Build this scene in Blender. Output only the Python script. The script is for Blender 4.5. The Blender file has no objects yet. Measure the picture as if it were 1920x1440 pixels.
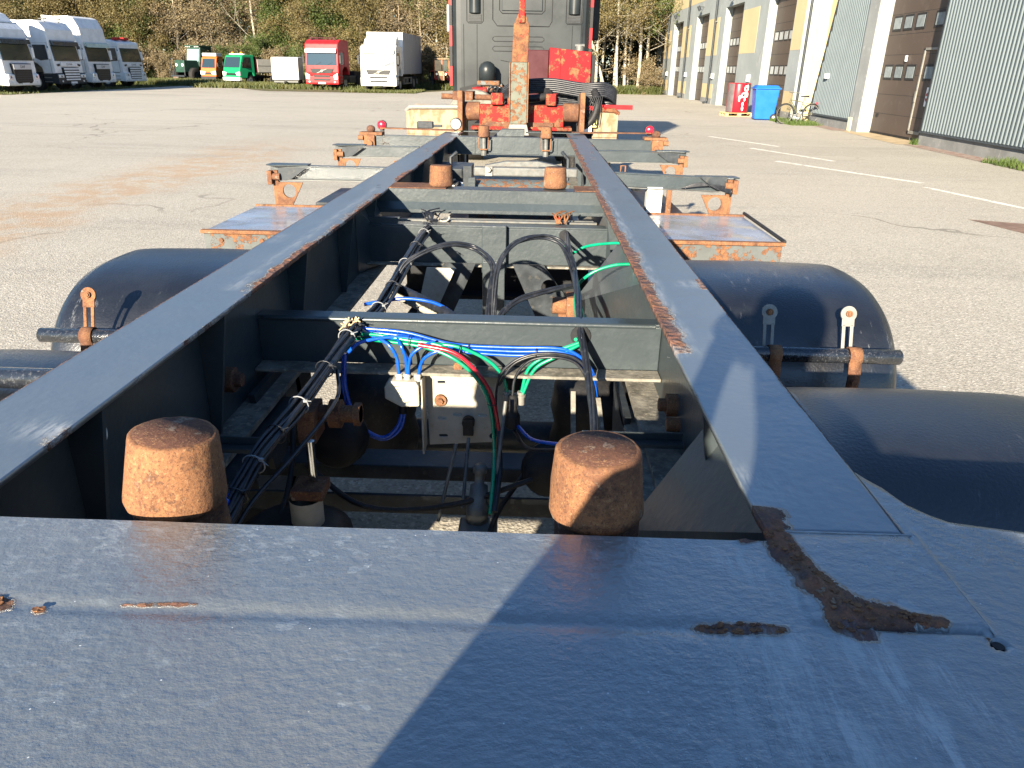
import bpy, bmesh, math, random
import numpy as np
from math import sin, cos, pi, radians, tan, sqrt, atan2
from mathutils import Vector, Matrix, noise as mnoise
R = radians
rnd = random.Random(7)
S = bpy.context.scene
COL = S.collection

# ------------------------------------------------------------------ camera, sky, sun, exposure
def make_camera():
    cd = bpy.data.cameras.new('camera'); co = bpy.data.objects.new('camera', cd); COL.objects.link(co)
    cd.sensor_width = 36; cd.sensor_fit = 'HORIZONTAL'; cd.lens = 1380/1920*36
    cd.clip_start = 0.02; cd.clip_end = 900
    p, y, r = R(23.3), R(1.45), R(1.0)
    F = Vector((-sin(y)*cos(p), cos(y)*cos(p), -sin(p)))
    X = Vector((cos(y), sin(y), 0)); U = X.cross(F)
    X2 = X*cos(r)+U*sin(r); U2 = -X*sin(r)+U*cos(r)
    m = Matrix((X2, U2, -F)).transposed().to_4x4(); m.translation = Vector((.185, 0, 1.75))
    co.matrix_world = m; S.camera = co
make_camera()
AZ, EL = R(18), R(17.5)           # sun comes from behind and a little to the left
w = bpy.data.worlds.new('World'); S.world = w; w.use_nodes = True
nt = w.node_tree; bg = nt.nodes['Background']
sky = nt.nodes.new('ShaderNodeTexSky'); sky.sky_type = 'NISHITA'; sky.sun_disc = False
sky.sun_elevation = EL; sky.sun_rotation = pi+AZ; sky.air_density = 1.0; sky.dust_density = 0.2; sky.ozone_density = 4.5
nt.links.new(sky.outputs[0], bg.inputs[0]); bg.inputs[1].default_value = 0.07
sl = bpy.data.lights.new('sun', 'SUN'); so = bpy.data.objects.new('sun', sl); COL.objects.link(so)
sl.energy = 5.0; sl.angle = R(0.6); sl.color = (1.0, .87, .68)
sd = Vector((-sin(AZ)*cos(EL), -cos(AZ)*cos(EL), sin(EL)))
so.rotation_euler = sd.to_track_quat('Z', 'Y').to_euler(); so.location = sd*60
S.view_settings.view_transform = 'Standard'; S.view_settings.look = 'None'
S.view_settings.gamma = 1; S.view_settings.use_curve_mapping = False
S.view_settings.exposure = 1.9
S.cycles.max_bounces = 6; S.cycles.diffuse_bounces = 3; S.cycles.glossy_bounces = 3
S.cycles.transmission_bounces = 3; S.cycles.caustics_reflective = False; S.cycles.caustics_refractive = False
S.cycles.use_denoising = True

# ------------------------------------------------------------------ node helpers and materials
class NB:
    def __init__(s, name):
        s.m = bpy.data.materials.new(name); s.m.use_nodes = True; s.t = s.m.node_tree
        s.p = s.t.nodes['Principled BSDF']; s.tc = s.t.nodes.new('ShaderNodeTexCoord').outputs['Object']
    def n(s, ty, **k):
        nd = s.t.nodes.new(ty)
        for a, b in k.items(): setattr(nd, a, b)
        return nd
    def L(s, a, b): s.t.links.new(a, b)
    def put(s, sock, v):
        if isinstance(v, (int, float)): sock.default_value = v
        elif isinstance(v, (tuple, list)): sock.default_value = (*v, 1) if len(v) == 3 and len(sock.default_value) == 4 else v
        else: s.L(v, sock)
    def map(s, scale=(1, 1, 1), vec=None):
        m = s.n('ShaderNodeMapping'); s.L(vec or s.tc, m.inputs[0]); m.inputs['Scale'].default_value = scale; return m.outputs[0]
    def noise(s, sc, det=4, rough=.6, vec=None, dist=0):
        n = s.n('ShaderNodeTexNoise'); s.L(vec or s.tc, n.inputs['Vector']); n.inputs['Scale'].default_value = sc
        n.inputs['Detail'].default_value = det; n.inputs['Roughness'].default_value = rough; n.inputs['Distortion'].default_value = dist
        return n.outputs['Fac']
    def vor(s, sc, vec=None, out='Color', feat='F1'):
        n = s.n('ShaderNodeTexVoronoi', feature=feat); s.L(vec or s.tc, n.inputs['Vector']); n.inputs['Scale'].default_value = sc
        return n.outputs[out]
    def math(s, op, a, b=0., clamp=False):
        n = s.n('ShaderNodeMath', operation=op, use_clamp=clamp); s.put(n.inputs[0], a); s.put(n.inputs[1], b); return n.outputs[0]
    def ss(s, v, a, b, lo=0., hi=1.):
        n = s.n('ShaderNodeMapRange', interpolation_type='SMOOTHSTEP'); s.put(n.inputs[0], v)
        n.inputs[1].default_value = a; n.inputs[2].default_value = b; n.inputs[3].default_value = lo; n.inputs[4].default_value = hi
        return n.outputs[0]
    def mix(s, f, a, b, mode='MIX'):
        n = s.n('ShaderNodeMix', data_type='RGBA', blend_type=mode); s.put(n.inputs[0], f); s.put(n.inputs[6], a); s.put(n.inputs[7], b)
        return n.outputs[2]
    def attr(s, name):
        n = s.n('ShaderNodeAttribute', attribute_name=name); return n.outputs['Fac']
    def bump(s, h, st=.3, d=.01, prev=None):
        n = s.n('ShaderNodeBump'); n.inputs['Strength'].default_value = st; n.inputs['Distance'].default_value = d; s.L(h, n.inputs['Height'])
        if prev is not None: s.L(prev, n.inputs['Normal'])
        return n.outputs[0]
    def set(s, **k):
        for a, b in k.items(): s.put(s.p.inputs[a.replace('_', ' ')], b)
        return s.m
    def nrm(s, v): s.L(v, s.p.inputs['Normal'])

def simple(name, col, rough=.5, metal=0., var=.15, sc=6., bump=0., bsc=60., spec=.25, dirt=None):
    b = NB(name); f = b.noise(sc, 5)
    dk = tuple(c*(1-var) for c in col); lt = tuple(min(1, c*(1+var)) for c in col)
    c = b.mix(b.ss(f, .3, .7), dk, lt)
    if dirt: c = b.mix(b.ss(b.noise(sc*2.3, 6, .7), .52, .72, 0, dirt[1]), c, dirt[0])
    b.set(Base_Color=c, Roughness=b.ss(f, .2, .8, max(.05, rough-.08), min(1, rough+.08)), Metallic=metal, Specular_IOR_Level=spec)
    if bump: b.nrm(b.bump(b.noise(bsc, 4), bump, .004))
    return b.m

RUST_D, RUST_M, RUST_O = (.030, .016, .014), (.105, .048, .032), (.235, .110, .052)
def rust_col(b, k=1., tone=0.):
    f = b.noise(34*k, 8, .75); g = b.noise(9*k, 5, .6); s_ = b.noise(190*k, 3, .8)
    c = b.mix(b.ss(g, .35-tone, .68-tone), RUST_M, RUST_O)
    c = b.mix(b.ss(f, .48, .70, 0, .85), c, RUST_D)
    c = b.mix(b.ss(s_, .52, .68, 0, .5), c, (.36, .22, .11)); s2 = b.noise(320*k, 3, .8); c = b.mix(b.ss(s2, .5, .62, 0, .6), c, (.05, .03, .025))
    return c, f, s_
def rust_mat(name, tone=.1, k=1.):
    b = NB(name); c, f, s_ = rust_col(b, k, tone)
    c = b.mix(b.ss(b.noise(11*k, 6, .7, b.map((1, 1, .45))), .50, .66, 0, .6), c, (.085, .040, .028)); c = b.mix(b.ss(b.noise(17*k, 5, .7), .60, .66, 0, .55), c, (.30, .24, .18))
    b.set(Base_Color=c, Roughness=.92, Specular_IOR_Level=.25)
    b.nrm(b.bump(f, .55, .004, b.bump(s_, .5, .0015))); return b.m

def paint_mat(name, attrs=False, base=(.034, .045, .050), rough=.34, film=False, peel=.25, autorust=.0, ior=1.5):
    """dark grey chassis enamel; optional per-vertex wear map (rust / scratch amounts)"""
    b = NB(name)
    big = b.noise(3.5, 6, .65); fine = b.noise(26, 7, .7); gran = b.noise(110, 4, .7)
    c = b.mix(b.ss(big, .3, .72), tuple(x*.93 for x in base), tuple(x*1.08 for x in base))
    # faded/dusty mottling
    mot = b.ss(fine, .50, .62)
    c = b.mix(b.math('MULTIPLY', mot, .05), c, (.14, .16, .17))
    dust = b.ss(b.noise(8, 8, .75), .60, .76, 0, .13)
    c = b.mix(dust, c, (.13, .14, .135))
    spk = b.ss(b.vor(170, out='Distance'), .10, .04, 0, .8)
    spk = b.math('MULTIPLY', spk, b.ss(b.noise(17, 3), .56, .66, 0, .5))
    c = b.mix(b.math('MULTIPLY', spk, .4), c, (.62, .64, .62))
    ro = b.ss(big, .35, .65, rough-.015, rough+.03)
    hgt = b.noise(75, 3, .5); nr = b.bump(hgt, peel, .0025); nr = b.bump(b.noise(9, 3), .12, .02, nr)
    if film:
        sy = b.n('ShaderNodeSeparateXYZ'); b.L(b.tc, sy.inputs[0]); far = b.ss(sy.outputs[1], .56, .665)
        fl = b.math('MULTIPLY', b.ss(b.noise(40, 9, .75, b.map((1, 2.1, 1))), .54, .57), b.math('ADD', b.ss(b.noise(6, 3), .47, .58, 0, .6), b.math('MULTIPLY', far, .7), True))
        fl = b.math('MAXIMUM', fl, b.math('MULTIPLY', b.ss(b.noise(13, 4, .5, b.map((1.3, 1, 1))), .66, .675), .9))
        c = b.mix(b.math('MULTIPLY', fl, .26), c, (.33, .39, .43)); c = b.mix(b.math('MULTIPLY', b.ss(b.noise(4, 6, .6), .45, .65), .10), c, (.22, .20, .17))
        ro = b.math('ADD', ro, b.math('MULTIPLY', fl, .07))
        nr = b.bump(b.noise(60, 5, .7, b.map((1, 1.8, 1))), .34, .004, nr); nr = b.bump(b.noise(190, 2, .6), .25, .002, nr)
        gl = b.math('MULTIPLY', b.ss(b.vor(75, out='Distance'), .075, .03), b.ss(b.noise(30, 2), .5, .6))
        c = b.mix(b.math('MULTIPLY', gl, .7), c, (.8, .85, .85))
    if attrs or autorust:
        if attrs:
            ra = b.attr('rust'); sa = b.attr('scratch')
        else:
            ra = b.math('MULTIPLY', b.ss(b.noise(2.6, 6, .75), .50, .72), autorust); sa = 0.
        n1 = b.noise(30, 8, .75, b.map((1, .55, 1))); n2 = b.noise(140, 4, .8)
        v = b.math('ADD', ra, b.math('MULTIPLY', b.math('SUBTRACT', n1, .5), 1.5))
        v = b.math('ADD', v, b.math('MULTIPLY', b.math('SUBTRACT', n2, .5), .35))
        v = b.math('MULTIPLY', v, b.ss(ra, .04, .14))
        halo = b.ss(v, .36, .46); rm = b.ss(v, .50, .55)
        rc, f, s_ = rust_col(b, 1.3, .0); rc = b.mix(b.ss(b.noise(22, 5, .7), .42, .6, 0, .65), rc, (.115, .062, .066)); rc = b.mix(b.ss(b.noise(14, 6, .75), .50, .62, 0, .75), rc, (.30, .115, .055)); f = b.math('ADD', f, b.math('MULTIPLY', b.vor(55, out='Distance'), 1.2))
        chip = b.math('MULTIPLY', halo, b.ss(b.noise(60, 4, .7), .42, .56))
        c = b.mix(b.math('MULTIPLY', b.ss(v, .12, .42, 0, .35), b.noise(50, 5, .7)), c, (.14, .075, .045)); c = b.mix(b.math('MULTIPLY', chip, .75), c, (.30, .29, .26))
        c = b.mix(rm, c, rc)
        if attrs:
            st = b.noise(70, 6, .8, b.map((1.0, .16, 1)))
            sm = b.math('MULTIPLY', sa, b.ss(st, .42, .60))
            c = b.mix(b.math('MULTIPLY', sm, .8, True), c, (.40, .43, .44))
            ro = b.math('ADD', ro, b.math('MULTIPLY', sm, .25))
        ro = b.mix(rm, ro, .92) if False else b.math('ADD', ro, b.math('MULTIPLY', rm, .5), True)
        nr = b.bump(b.math('ADD', b.math('MULTIPLY', rm, b.math('ADD', f, .3)), b.math('MULTIPLY', halo, .35)), 1., .008, nr)
        b.put(b.p.inputs['Specular IOR Level'], b.ss(rm, 0, 1, .95 if ior > 1.6 else .6, .2))
    else:
        b.put(b.p.inputs['Specular IOR Level'], .6)
    b.p.inputs['IOR'].default_value = ior
    b.set(Base_Color=c, Roughness=ro); b.nrm(nr); return b.m

def flake_paint(name, col, rust_amt=.5, k=1., rough=.45):
    """old paint with rust showing through in patches"""
    b = NB(name); rc, f, s_ = rust_col(b, k, .05)
    g = b.noise(5*k, 9, .72); v = b.ss(g, .62-rust_amt*.22, .655-rust_amt*.22)
    c = b.mix(b.ss(b.noise(3*k, 4), .3, .7), tuple(x*.8 for x in col), col)
    c = b.mix(v, c, rc)
    b.set(Base_Color=c, Roughness=b.ss(v, 0, 1, rough, .92), Specular_IOR_Level=b.ss(v, 0, 1, .15, .1))
    b.nrm(b.bump(b.math('ADD', v, b.math('MULTIPLY', f, .4)), .5, .005)); return b.m

def glass_mat(name, col=(.02, .035, .04), rough=.06):
    b = NB(name); b.set(Base_Color=col, Roughness=rough, Specular_IOR_Level=.9)
    b.p.inputs['IOR'].default_value = 1.6
    b.nrm(b.bump(b.noise(1.3, 2), .05, .05)); return b.m

M = {}
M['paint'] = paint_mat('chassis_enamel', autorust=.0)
M['paint_wear_lit'] = paint_mat('worn_enamel_lit_base', attrs=True, base=(.085, .102, .112), ior=1.9)  # sunlight on the rail tops put into a lighter base; rust and scratches are wear
M['paint_plate_lit'] = paint_mat('weathered_plate_lit_base', attrs=True, film=True, peel=.5, rough=.28, base=(.118, .132, .138), ior=1.95)  # sun brightness painted in as a paler base, under real film and rust
M['paint_old'] = paint_mat('rust_speckled_enamel', autorust=.75)
M['rust'] = rust_mat('orange_scale_rust', .10); M['rust_dark'] = rust_mat('dark_brown_rust', -.06)
M['rust_top'] = rust_mat('worn_brown_cap_rust', -.12, 1.2)
M['rust_weld'] = rust_mat('flaking_weld_rust', .10, 1.4)
M['rust_paint'] = flake_paint('rusting_grey_paint', (.13, .15, .15), .75, 2.0)
M['cream_box'] = flake_paint('peeling_pale_paint', (.11, .12, .12), .55, 4.0)
M['galv'] = simple('galvanised_steel', (.13, .135, .13), .5, .2, .2, 30, .15, dirt=((.18, .12, .08), .5))
M['alu'] = simple('dull_aluminium', (.22, .215, .195), .5, .2, .15, 25, .12, dirt=((.25, .21, .16), .4))
M['bracket'] = simple('sand_grey_bracket_paint', (.36, .335, .28), .6, 0, .12, 14, .1, dirt=((.22, .17, .11), .45))
M['valve'] = simple('cast_valve_body', (.42, .40, .33), .6, .0, .1, 40, .25, 90, dirt=((.34, .29, .2), .4))
M['chrome'] = simple('polished_rod', (.7, .7, .68), .12, 1., .05, 8)
M['rubber'] = simple('black_rubber', (.018, .018, .019), .55, 0, .25, 30, .15, 80, dirt=((.09, .08, .07), .35))
M['cable'] = simple('black_cable_sheath', (.014, .016, .021), .36, 0, .3, 25, .08, spec=.4, dirt=((.10, .10, .10), .3))
M['tie'] = simple('pale_cable_tie', (.20, .21, .22), .4)
def hose(name, col): return simple(name, col, .28, 0, .12, 18, .03, spec=.6, dirt=((.10, .11, .11), .25))
M['h_blue'] = hose('blue_air_line', (.003, .07, .42)); M['h_green'] = hose('green_air_line', (.0, .24, .12)); M['h_red'] = hose('red_air_line', (.36, .008, .02))
M['black_bar'] = simple('black_enamel_bar', (.012, .014, .018), .22, 0, .3, 60, .35, 140, spec=.9, dirt=((.30, .31, .32), .25))
M['dirty'] = simple('road_grime', (.17, .16, .135), .85, 0, .4, 22, .6, 70, dirt=((.42, .39, .31), .7))
M['dark'] = simple('underbody_black', (.012, .013, .015), .6, 0, .4, 12, .2)
M['dark_steel'] = simple('dark_painted_steel', (.028, .034, .04), .42, 0, .3, 14, .1, dirt=((.12, .11, .09), .4))
def guard_mat():
    b = NB('black_plastic_guard'); f = b.noise(4, 6, .65)
    c = b.mix(b.ss(f, .35, .7), (.006, .007, .010), (.012, .014, .018))
    sc = b.math('MULTIPLY', b.ss(b.noise(16, 8, .8, b.map((3.2, .8, .8))), .57, .66), b.ss(b.noise(2.6, 3), .46, .56))
    c = b.mix(b.math('MULTIPLY', sc, .6), c, (.15, .16, .165))
    c = b.mix(b.ss(b.noise(7, 8, .75), .60, .75, 0, .2), c, (.07, .068, .062))
    b.set(Base_Color=c, Roughness=b.ss(f, .3, .7, .30, .38), Specular_IOR_Level=.75); b.p.inputs['IOR'].default_value = 1.6
    b.nrm(b.bump(b.noise(150, 3, .5), .35, .003, b.bump(b.noise(3, 2), .2, .03))); return b.m
M['guard'] = guard_mat()
def box_mat():
    b = NB('scuffed_reflective_lid'); f = b.noise(5, 6)
    c = b.mix(b.ss(f, .4, .7), (.26, .28, .33), (.36, .38, .42))
    b.set(Base_Color=c, Roughness=b.ss(b.noise(9, 5), .35, .65, .12, .34), Metallic=.15, Specular_IOR_Level=1.); b.nrm(b.bump(b.noise(2.4, 2), .35, .03)); return b.m
M['lid'] = box_mat()
M['red_lamp'] = simple('red_lamp_lens', (.75, .01, .03), .2, 0, .1, 40, spec=.8)
M['orange_lamp'] = simple('orange_lamp_lens', (.85, .22, .02), .25)
M['lamp'] = simple('clear_lamp_lens', (.75, .78, .76), .12, .2, .08, 20)
M['white'] = simple('white_vehicle_paint', (.70, .71, .70), .28, 0, .04, 3, dirt=((.5, .48, .42), .12))
M['white_dirty'] = simple('grimy_white_paint', (.66, .66, .62), .4, 0, .08, 3, dirt=((.4, .36, .28), .35))
M['silver'] = simple('silver_side_paint', (.50, .52, .54), .4, .2, .06, 3)
M['tarp'] = simple('pale_grey_box_side', (.34, .35, .38), .5, 0, .06, 2)
M['red_cab'] = simple('faded_red_paint', (.36, .015, .018), .35, 0, .12, 4, dirt=((.25, .05, .04), .3))
M['maroon'] = simple('maroon_and_shaded_red', (.045, .004, .008), .4, 0, .1, 4)  # deep tone carries the tank side's shade; plain maroon on other parts
M['green_cab'] = simple('bright_green_paint', (.01, .20, .085), .35, 0, .08, 3)
M['orange_cab'] = simple('bright_orange_paint', (.46, .12, .025), .4, 0, .08, 3)
M['dkgreen'] = simple('dark_green_machine_paint', (.02, .055, .04), .45, 0, .25, 4, dirt=((.12, .1, .06), .3))
M['dropside'] = simple('grey_dropside_panel', (.40, .38, .33), .6, 0, .08, 4, dirt=((.25, .2, .15), .3))
M['grille'] = simple('black_grille_plastic', (.016, .017, .018), .4)
M['visor'] = simple('smoked_sun_visor', (.02, .035, .05), .15, spec=.9)
M['visor_green'] = simple('pale_green_sun_visor', (.42, .52, .47), .2)
M['glass'] = glass_mat('dark_windscreen'); M['glass_side'] = glass_mat('side_glass', (.012, .016, .018))
M['tyre'] = simple('tyre_rubber', (.022, .021, .02), .8, 0, .3, 12, .3, 40, dirt=((.10, .09, .07), .4))
M['rim'] = simple('grey_wheel_rim', (.42, .42, .40), .4, .5, .15, 10)
M['cab_grey'] = simple('dark_grey_cab_panel', (.017, .022, .025), .4, 0, .18, 2.2, .05, 40, spec=.3, dirt=((.032, .037, .037), .45))
M['red_steel'] = flake_paint('red_paint_flaking', (.22, .006, .010), .42, .9)
M['red_worn'] = flake_paint('red_paint_rubbed_thin', (.26, .012, .010), .60, 2.2)
M['mast_orange'] = flake_paint('rusted_mast_steel', (.42, .06, .03), .95, 2.0)
M['mast_pale'] = flake_paint('stripped_mast_steel', (.13, .138, .11), .55, 3.2)
def tankguard():
    b = NB('cream_mudguard_with_rust_runs'); x = b.map((14, 1, 4.5)); f = b.noise(1, 5, .6, x, .4)
    c = b.mix(b.ss(f, .42, .58, 0, .75), (.24, .205, .135), (.17, .08, .02)); c = b.mix(b.ss(b.noise(6, 6), .45, .62, 0, .6), c, (.25, .22, .155))
    b.set(Base_Color=c, Roughness=.7); return b.m
M['cream_guard'] = tankguard()
M['barrel_rust'] = flake_paint('speckled_rusty_cylinder', (.10, .12, .12), .55, 6.)
M['skin'] = simple('skin', (.55, .32, .23), .5); M['jacket'] = simple('dark_jacket_cloth', (.03, .035, .05), .9, 0, .2, 30, .3, 200)
M['trouser'] = simple('work_trouser_cloth', (.05, .05, .055), .9); M['hair'] = simple('brown_hair', (.05, .03, .02), .7); M['phone'] = simple('black_phone_case', (.01, .01, .012), .3)

# ------------------------------------------------------------------ mesh helpers
class MB:
    def __init__(s): s.v = []; s.f = []; s.mi = []; s.sm = []; s.cur = 0
    def add(s, vs, fs, smooth=False):
        o = len(s.v); s.v += [tuple(v) for v in vs]
        for f in fs: s.f.append(tuple(i+o for i in f)); s.mi.append(s.cur); s.sm.append(smooth)
        return s
    def box(s, c, d, rot=None):
        hx, hy, hz = d[0]/2, d[1]/2, d[2]/2
        vs = [Vector((x, y, z)) for x in (-hx, hx) for y in (-hy, hy) for z in (-hz, hz)]
        if rot is not None:
            m = rot if isinstance(rot, Matrix) else Matrix.Rotation(rot[2], 3, 'Z') @ Matrix.Rotation(rot[1], 3, 'Y') @ Matrix.Rotation(rot[0], 3, 'X')
            vs = [m @ v for v in vs]
        c = Vector(c); return s.add([v+c for v in vs], [(0, 1, 3, 2), (4, 6, 7, 5), (0, 4, 5, 1), (2, 3, 7, 6), (0, 2, 6, 4), (1, 5, 7, 3)])
    def b2(s, x0, x1, y0, y1, z0, z1): return s.box(((x0+x1)/2, (y0+y1)/2, (z0+z1)/2), (abs(x1-x0), abs(y1-y0), abs(z1-z0)))
    def bar(s, a, b, w, h, up=(0, 0, 1)):
        a, b = Vector(a), Vector(b); d = b-a; L = d.length; d.normalize(); u = Vector(up)
        x = d.cross(u)
        if x.length < 1e-4: x = d.cross(Vector((1, 0, 0)))
        x.normalize(); z = x.cross(d)
        return s.box((a+b)/2, (w, L, h), Matrix((x, d, z)).transposed())
    def ring(s, c, n, r, ax, k): return [c+(cos(2*pi*i/k)*ax[0]+sin(2*pi*i/k)*ax[1])*r for i in range(k)]
    def cyl(s, a, b, r0, r1=None, k=16, cap=True, smooth=True):
        r1 = r0 if r1 is None else r1; a, b = Vector(a), Vector(b); d = (b-a).normalized(); ax = s.axes(d)
        v = s.ring(a, d, r0, ax, k)+s.ring(b, d, r1, ax, k)
        s.add(v, [(i, (i+1) % k, k+(i+1) % k, k+i) for i in range(k)], smooth)
        if cap: s.add(v[:k], [tuple(reversed(range(k)))]); s.add(v[k:], [tuple(range(k))])
        return s
    @staticmethod
    def axes(d):
        u = Vector((0, 0, 1)) if abs(d.z) < .9 else Vector((1, 0, 0)); x = d.cross(u).normalized(); return x, x.cross(d) * -1
    def lathe(s, a, d, prof, k=24, smooth=True):
        """prof: list of (distance along d, radius)"""
        a, d = Vector(a), Vector(d).normalized(); ax = s.axes(d); vs = []
        for t, r in prof: vs += s.ring(a+d*t, d, max(r, 1e-4), ax, k)
        n = len(prof); fs = [(j*k+i, j*k+(i+1) % k, (j+1)*k+(i+1) % k, (j+1)*k+i) for j in range(n-1) for i in range(k)]
        return s.add(vs, fs, smooth)
    def tube(s, pts, r, k=8, cap=True):
        pts = [Vector(p) for p in pts]; n = len(pts); ax = None; vs = []
        rr = r if isinstance(r, (list, tuple)) else [r]*n
        for i, p in enumerate(pts):
            d = (pts[min(i+1, n-1)]-pts[max(i-1, 0)]).normalized()
            if ax is None: ax = s.axes(d)
            x = (ax[0]-d*ax[0].dot(d)).normalized(); y = d.cross(x); ax = (x, y)
            vs += s.ring(p, d, rr[i], ax, k)
        s.add(vs, [(j*k+i, j*k+(i+1) % k, (j+1)*k+(i+1) % k, (j+1)*k+i) for j in range(n-1) for i in range(k)], True)
        if cap: s.add(vs[:k], [tuple(reversed(range(k)))]); s.add(vs[-k:], [tuple(range(k))])
        return s
    def prism(s, poly, axis, a, b):
        """poly in the two other axes (in order), extruded along axis a..b"""
        def P(u, v, t): return {'x': (t, u, v), 'y': (u, t, v), 'z': (u, v, t)}[axis]
        n = len(poly); vs = [P(u, v, a) for u, v in poly]+[P(u, v, b) for u, v in poly]
        return s.add(vs, [tuple(range(n)), tuple(reversed(range(n, 2*n)))]+[(i, i+n, (i+1) % n+n, (i+1) % n) for i in range(n)])
    def quad(s, *p): return s.add(p, [tuple(range(len(p)))])
    def build(s, name, mats, parent=None, bev=0., seg=2, loc=None, auto=True):
        me = bpy.data.meshes.new(name); me.from_pydata([tuple(v) for v in s.v], [], s.f)
        for m in (mats if isinstance(mats, (list, tuple)) else [mats]): me.materials.append(m)
        me.polygons.foreach_set('material_index', s.mi); me.polygons.foreach_set('use_smooth', s.sm)
        bm = bmesh.new(); bm.from_mesh(me); bmesh.ops.recalc_face_normals(bm, faces=bm.faces); bm.to_mesh(me); bm.free(); me.update()
        o = bpy.data.objects.new(name, me); COL.objects.link(o)
        if parent is not None: o.parent = parent
        if loc is not None: o.location = loc
        if bev:
            md = o.modifiers.new('bevel', 'BEVEL'); md.width = bev; md.segments = seg; md.limit_method = 'ANGLE'; md.angle_limit = R(40)
            md.harden_normals = False
        return o
def spline(pts, n=6):
    P = [Vector(p) for p in pts]; P = [P[0]*2-P[1]]+P+[P[-1]*2-P[-2]]; out = []
    for i in range(1, len(P)-2):
        for j in range(n):
            t = j/n; a, b, c, d = P[i-1:i+3]
            out.append(.5*((2*b)+(c-a)*t+(2*a-5*b+4*c-d)*t*t+(3*b-a-3*c+d)*t**3))
    out.append(P[-2]); return out
def thing(name, label, cat, loc=(0, 0, 0), rz=0., group=None, rx=0.):
    o = bpy.data.objects.new(name, None); COL.objects.link(o); o.location = loc; o.rotation_euler = (rx, 0, rz); o.empty_display_size = .1
    o['label'] = label; o['category'] = cat
    if group: o['group'] = group
    return o
def tag(o, label=None, cat=None, group=None, kind=None):
    for k, v in (('label', label), ('category', cat), ('group', group), ('kind', kind)):
        if v: o[k] = v
    return o
def dup(o, parent=None):
    c = o.copy(); COL.objects.link(c); c.parent = parent
    for ch in list(o.children): dup(ch, c)
    return c
def text(name, body, size, mat, parent, mtx, ext=.002, sx=1.):
    cu = bpy.data.curves.new(name, 'FONT'); cu.body = body; cu.size = size; cu.extrude = ext; cu.align_x = 'CENTER'; cu.align_y = 'CENTER'
    to = bpy.data.objects.new(name, cu); COL.objects.link(to); dg = bpy.context.evaluated_depsgraph_get()
    me = bpy.data.meshes.new_from_object(to.evaluated_get(dg)); bpy.data.objects.remove(to); me.materials.clear(); me.materials.append(mat)
    o = bpy.data.objects.new(name, me); COL.objects.link(o); o.parent = parent; o.matrix_local = mtx @ Matrix.Diagonal((sx, 1, 1, 1)); return o
def nz(x, y=0., z=0.): return mnoise.noise(Vector((x, y, z)))
def fb(x, y=0., z=0.): return nz(x, y, z)+.5*nz(2.1*x, 2.1*y, z+3)+.25*nz(4.3*x, 4.3*y, z+7)

# ================================================================== GROUND
def ground_mat():
    b = NB('pale_worn_asphalt')
    big = b.noise(.09, 6, .6); mid = b.noise(.9, 6, .65); st = b.noise(.5, 7, .7, b.map((.35, 1.6, 1)))
    c = b.mix(b.ss(big, .35, .65), (.37, .34, .28), (.45, .415, .345))
    c = b.mix(b.ss(mid, .35, .7, 0, .5), c, (.44, .41, .345))
    c = b.mix(b.ss(st, .50, .70, 0, .45), c, (.235, .225, .205))
    ag = b.vor(75, out='Color'); sep = b.n('ShaderNodeSeparateColor'); b.L(ag, sep.inputs[0])
    g = sep.outputs[0]
    c = b.mix(b.ss(g, .0, .35, .5, 0), c, (.16, .15, .13)); c = b.mix(b.ss(g, .72, 1., 0, .6), c, (.66, .62, .53))
    f2 = b.noise(38, 5, .8); c = b.mix(b.ss(f2, .5, .72, 0, .5), c, (.19, .18, .155)); c = b.mix(b.ss(f2, .46, .25, 0, .4), c, (.56, .52, .44))
    # rusty run-off stain on the left of the chassis
    sx = b.n('ShaderNodeSeparateXYZ'); b.L(b.tc, sx.inputs[0])
    wob = b.math('MULTIPLY', b.math('SUBTRACT', b.noise(.35, 5), .5), 2.6)
    xx = b.math('ADD', sx.outputs[0], wob); m1 = b.math('MULTIPLY', b.ss(xx, -7.4, -6.3), b.ss(xx, -4.6, -5.7))
    yy = sx.outputs[1]; m2 = b.math('MULTIPLY', b.ss(yy, 5., 7.5), b.ss(yy, 21, 14))
    stn = b.math('MULTIPLY', b.math('MULTIPLY', m1, m2), b.ss(b.noise(2.2, 6, .7), .36, .62, 0, .55))
    c = b.mix(stn, c, (.40, .235, .11))
    tr = b.math('MULTIPLY', b.ss(b.noise(.28, 4, .6, b.map((.18, 1.5, 1), None)), .54, .60), b.ss(b.noise(.05, 2), .45, .6)); c = b.mix(b.math('MULTIPLY', tr, .22), c, (.20, .19, .17))
    wv = b.n('ShaderNodeTexVoronoi', feature='DISTANCE_TO_EDGE'); wd = b.n('ShaderNodeVectorMath', operation='ADD'); nv = b.n('ShaderNodeTexNoise'); nv.inputs['Scale'].default_value = 1.2; b.L(b.tc, nv.inputs['Vector']); b.L(b.tc, wd.inputs[0]); b.L(nv.outputs['Color'], wd.inputs[1]); b.L(wd.outputs[0], wv.inputs['Vector']); wv.inputs['Scale'].default_value = .16
    crk = b.math('MULTIPLY', b.ss(wv.outputs['Distance'], .006, .002), b.ss(b.noise(.12, 2), .5, .58)); c = b.mix(b.math('MULTIPLY', crk, .6), c, (.13, .12, .10))
    b.set(Base_Color=c, Roughness=.9, Specular_IOR_Level=.3)
    b.nrm(b.bump(b.vor(75, out='Distance'), .35, .008, b.bump(b.noise(38, 5, .8), .5, .008))); return b.m
g = MB(); g.quad((-350, -250, 0), (350, -250, 0), (350, 450, 0), (-350, 450, 0))
tag(g.build('ground', ground_mat()), kind='structure')
grass_b = simple('dry_grass_soil', (.11, .10, .045), .95, 0, .35, 1.2, .5, 20, dirt=((.10, .15, .03), .8))
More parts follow.
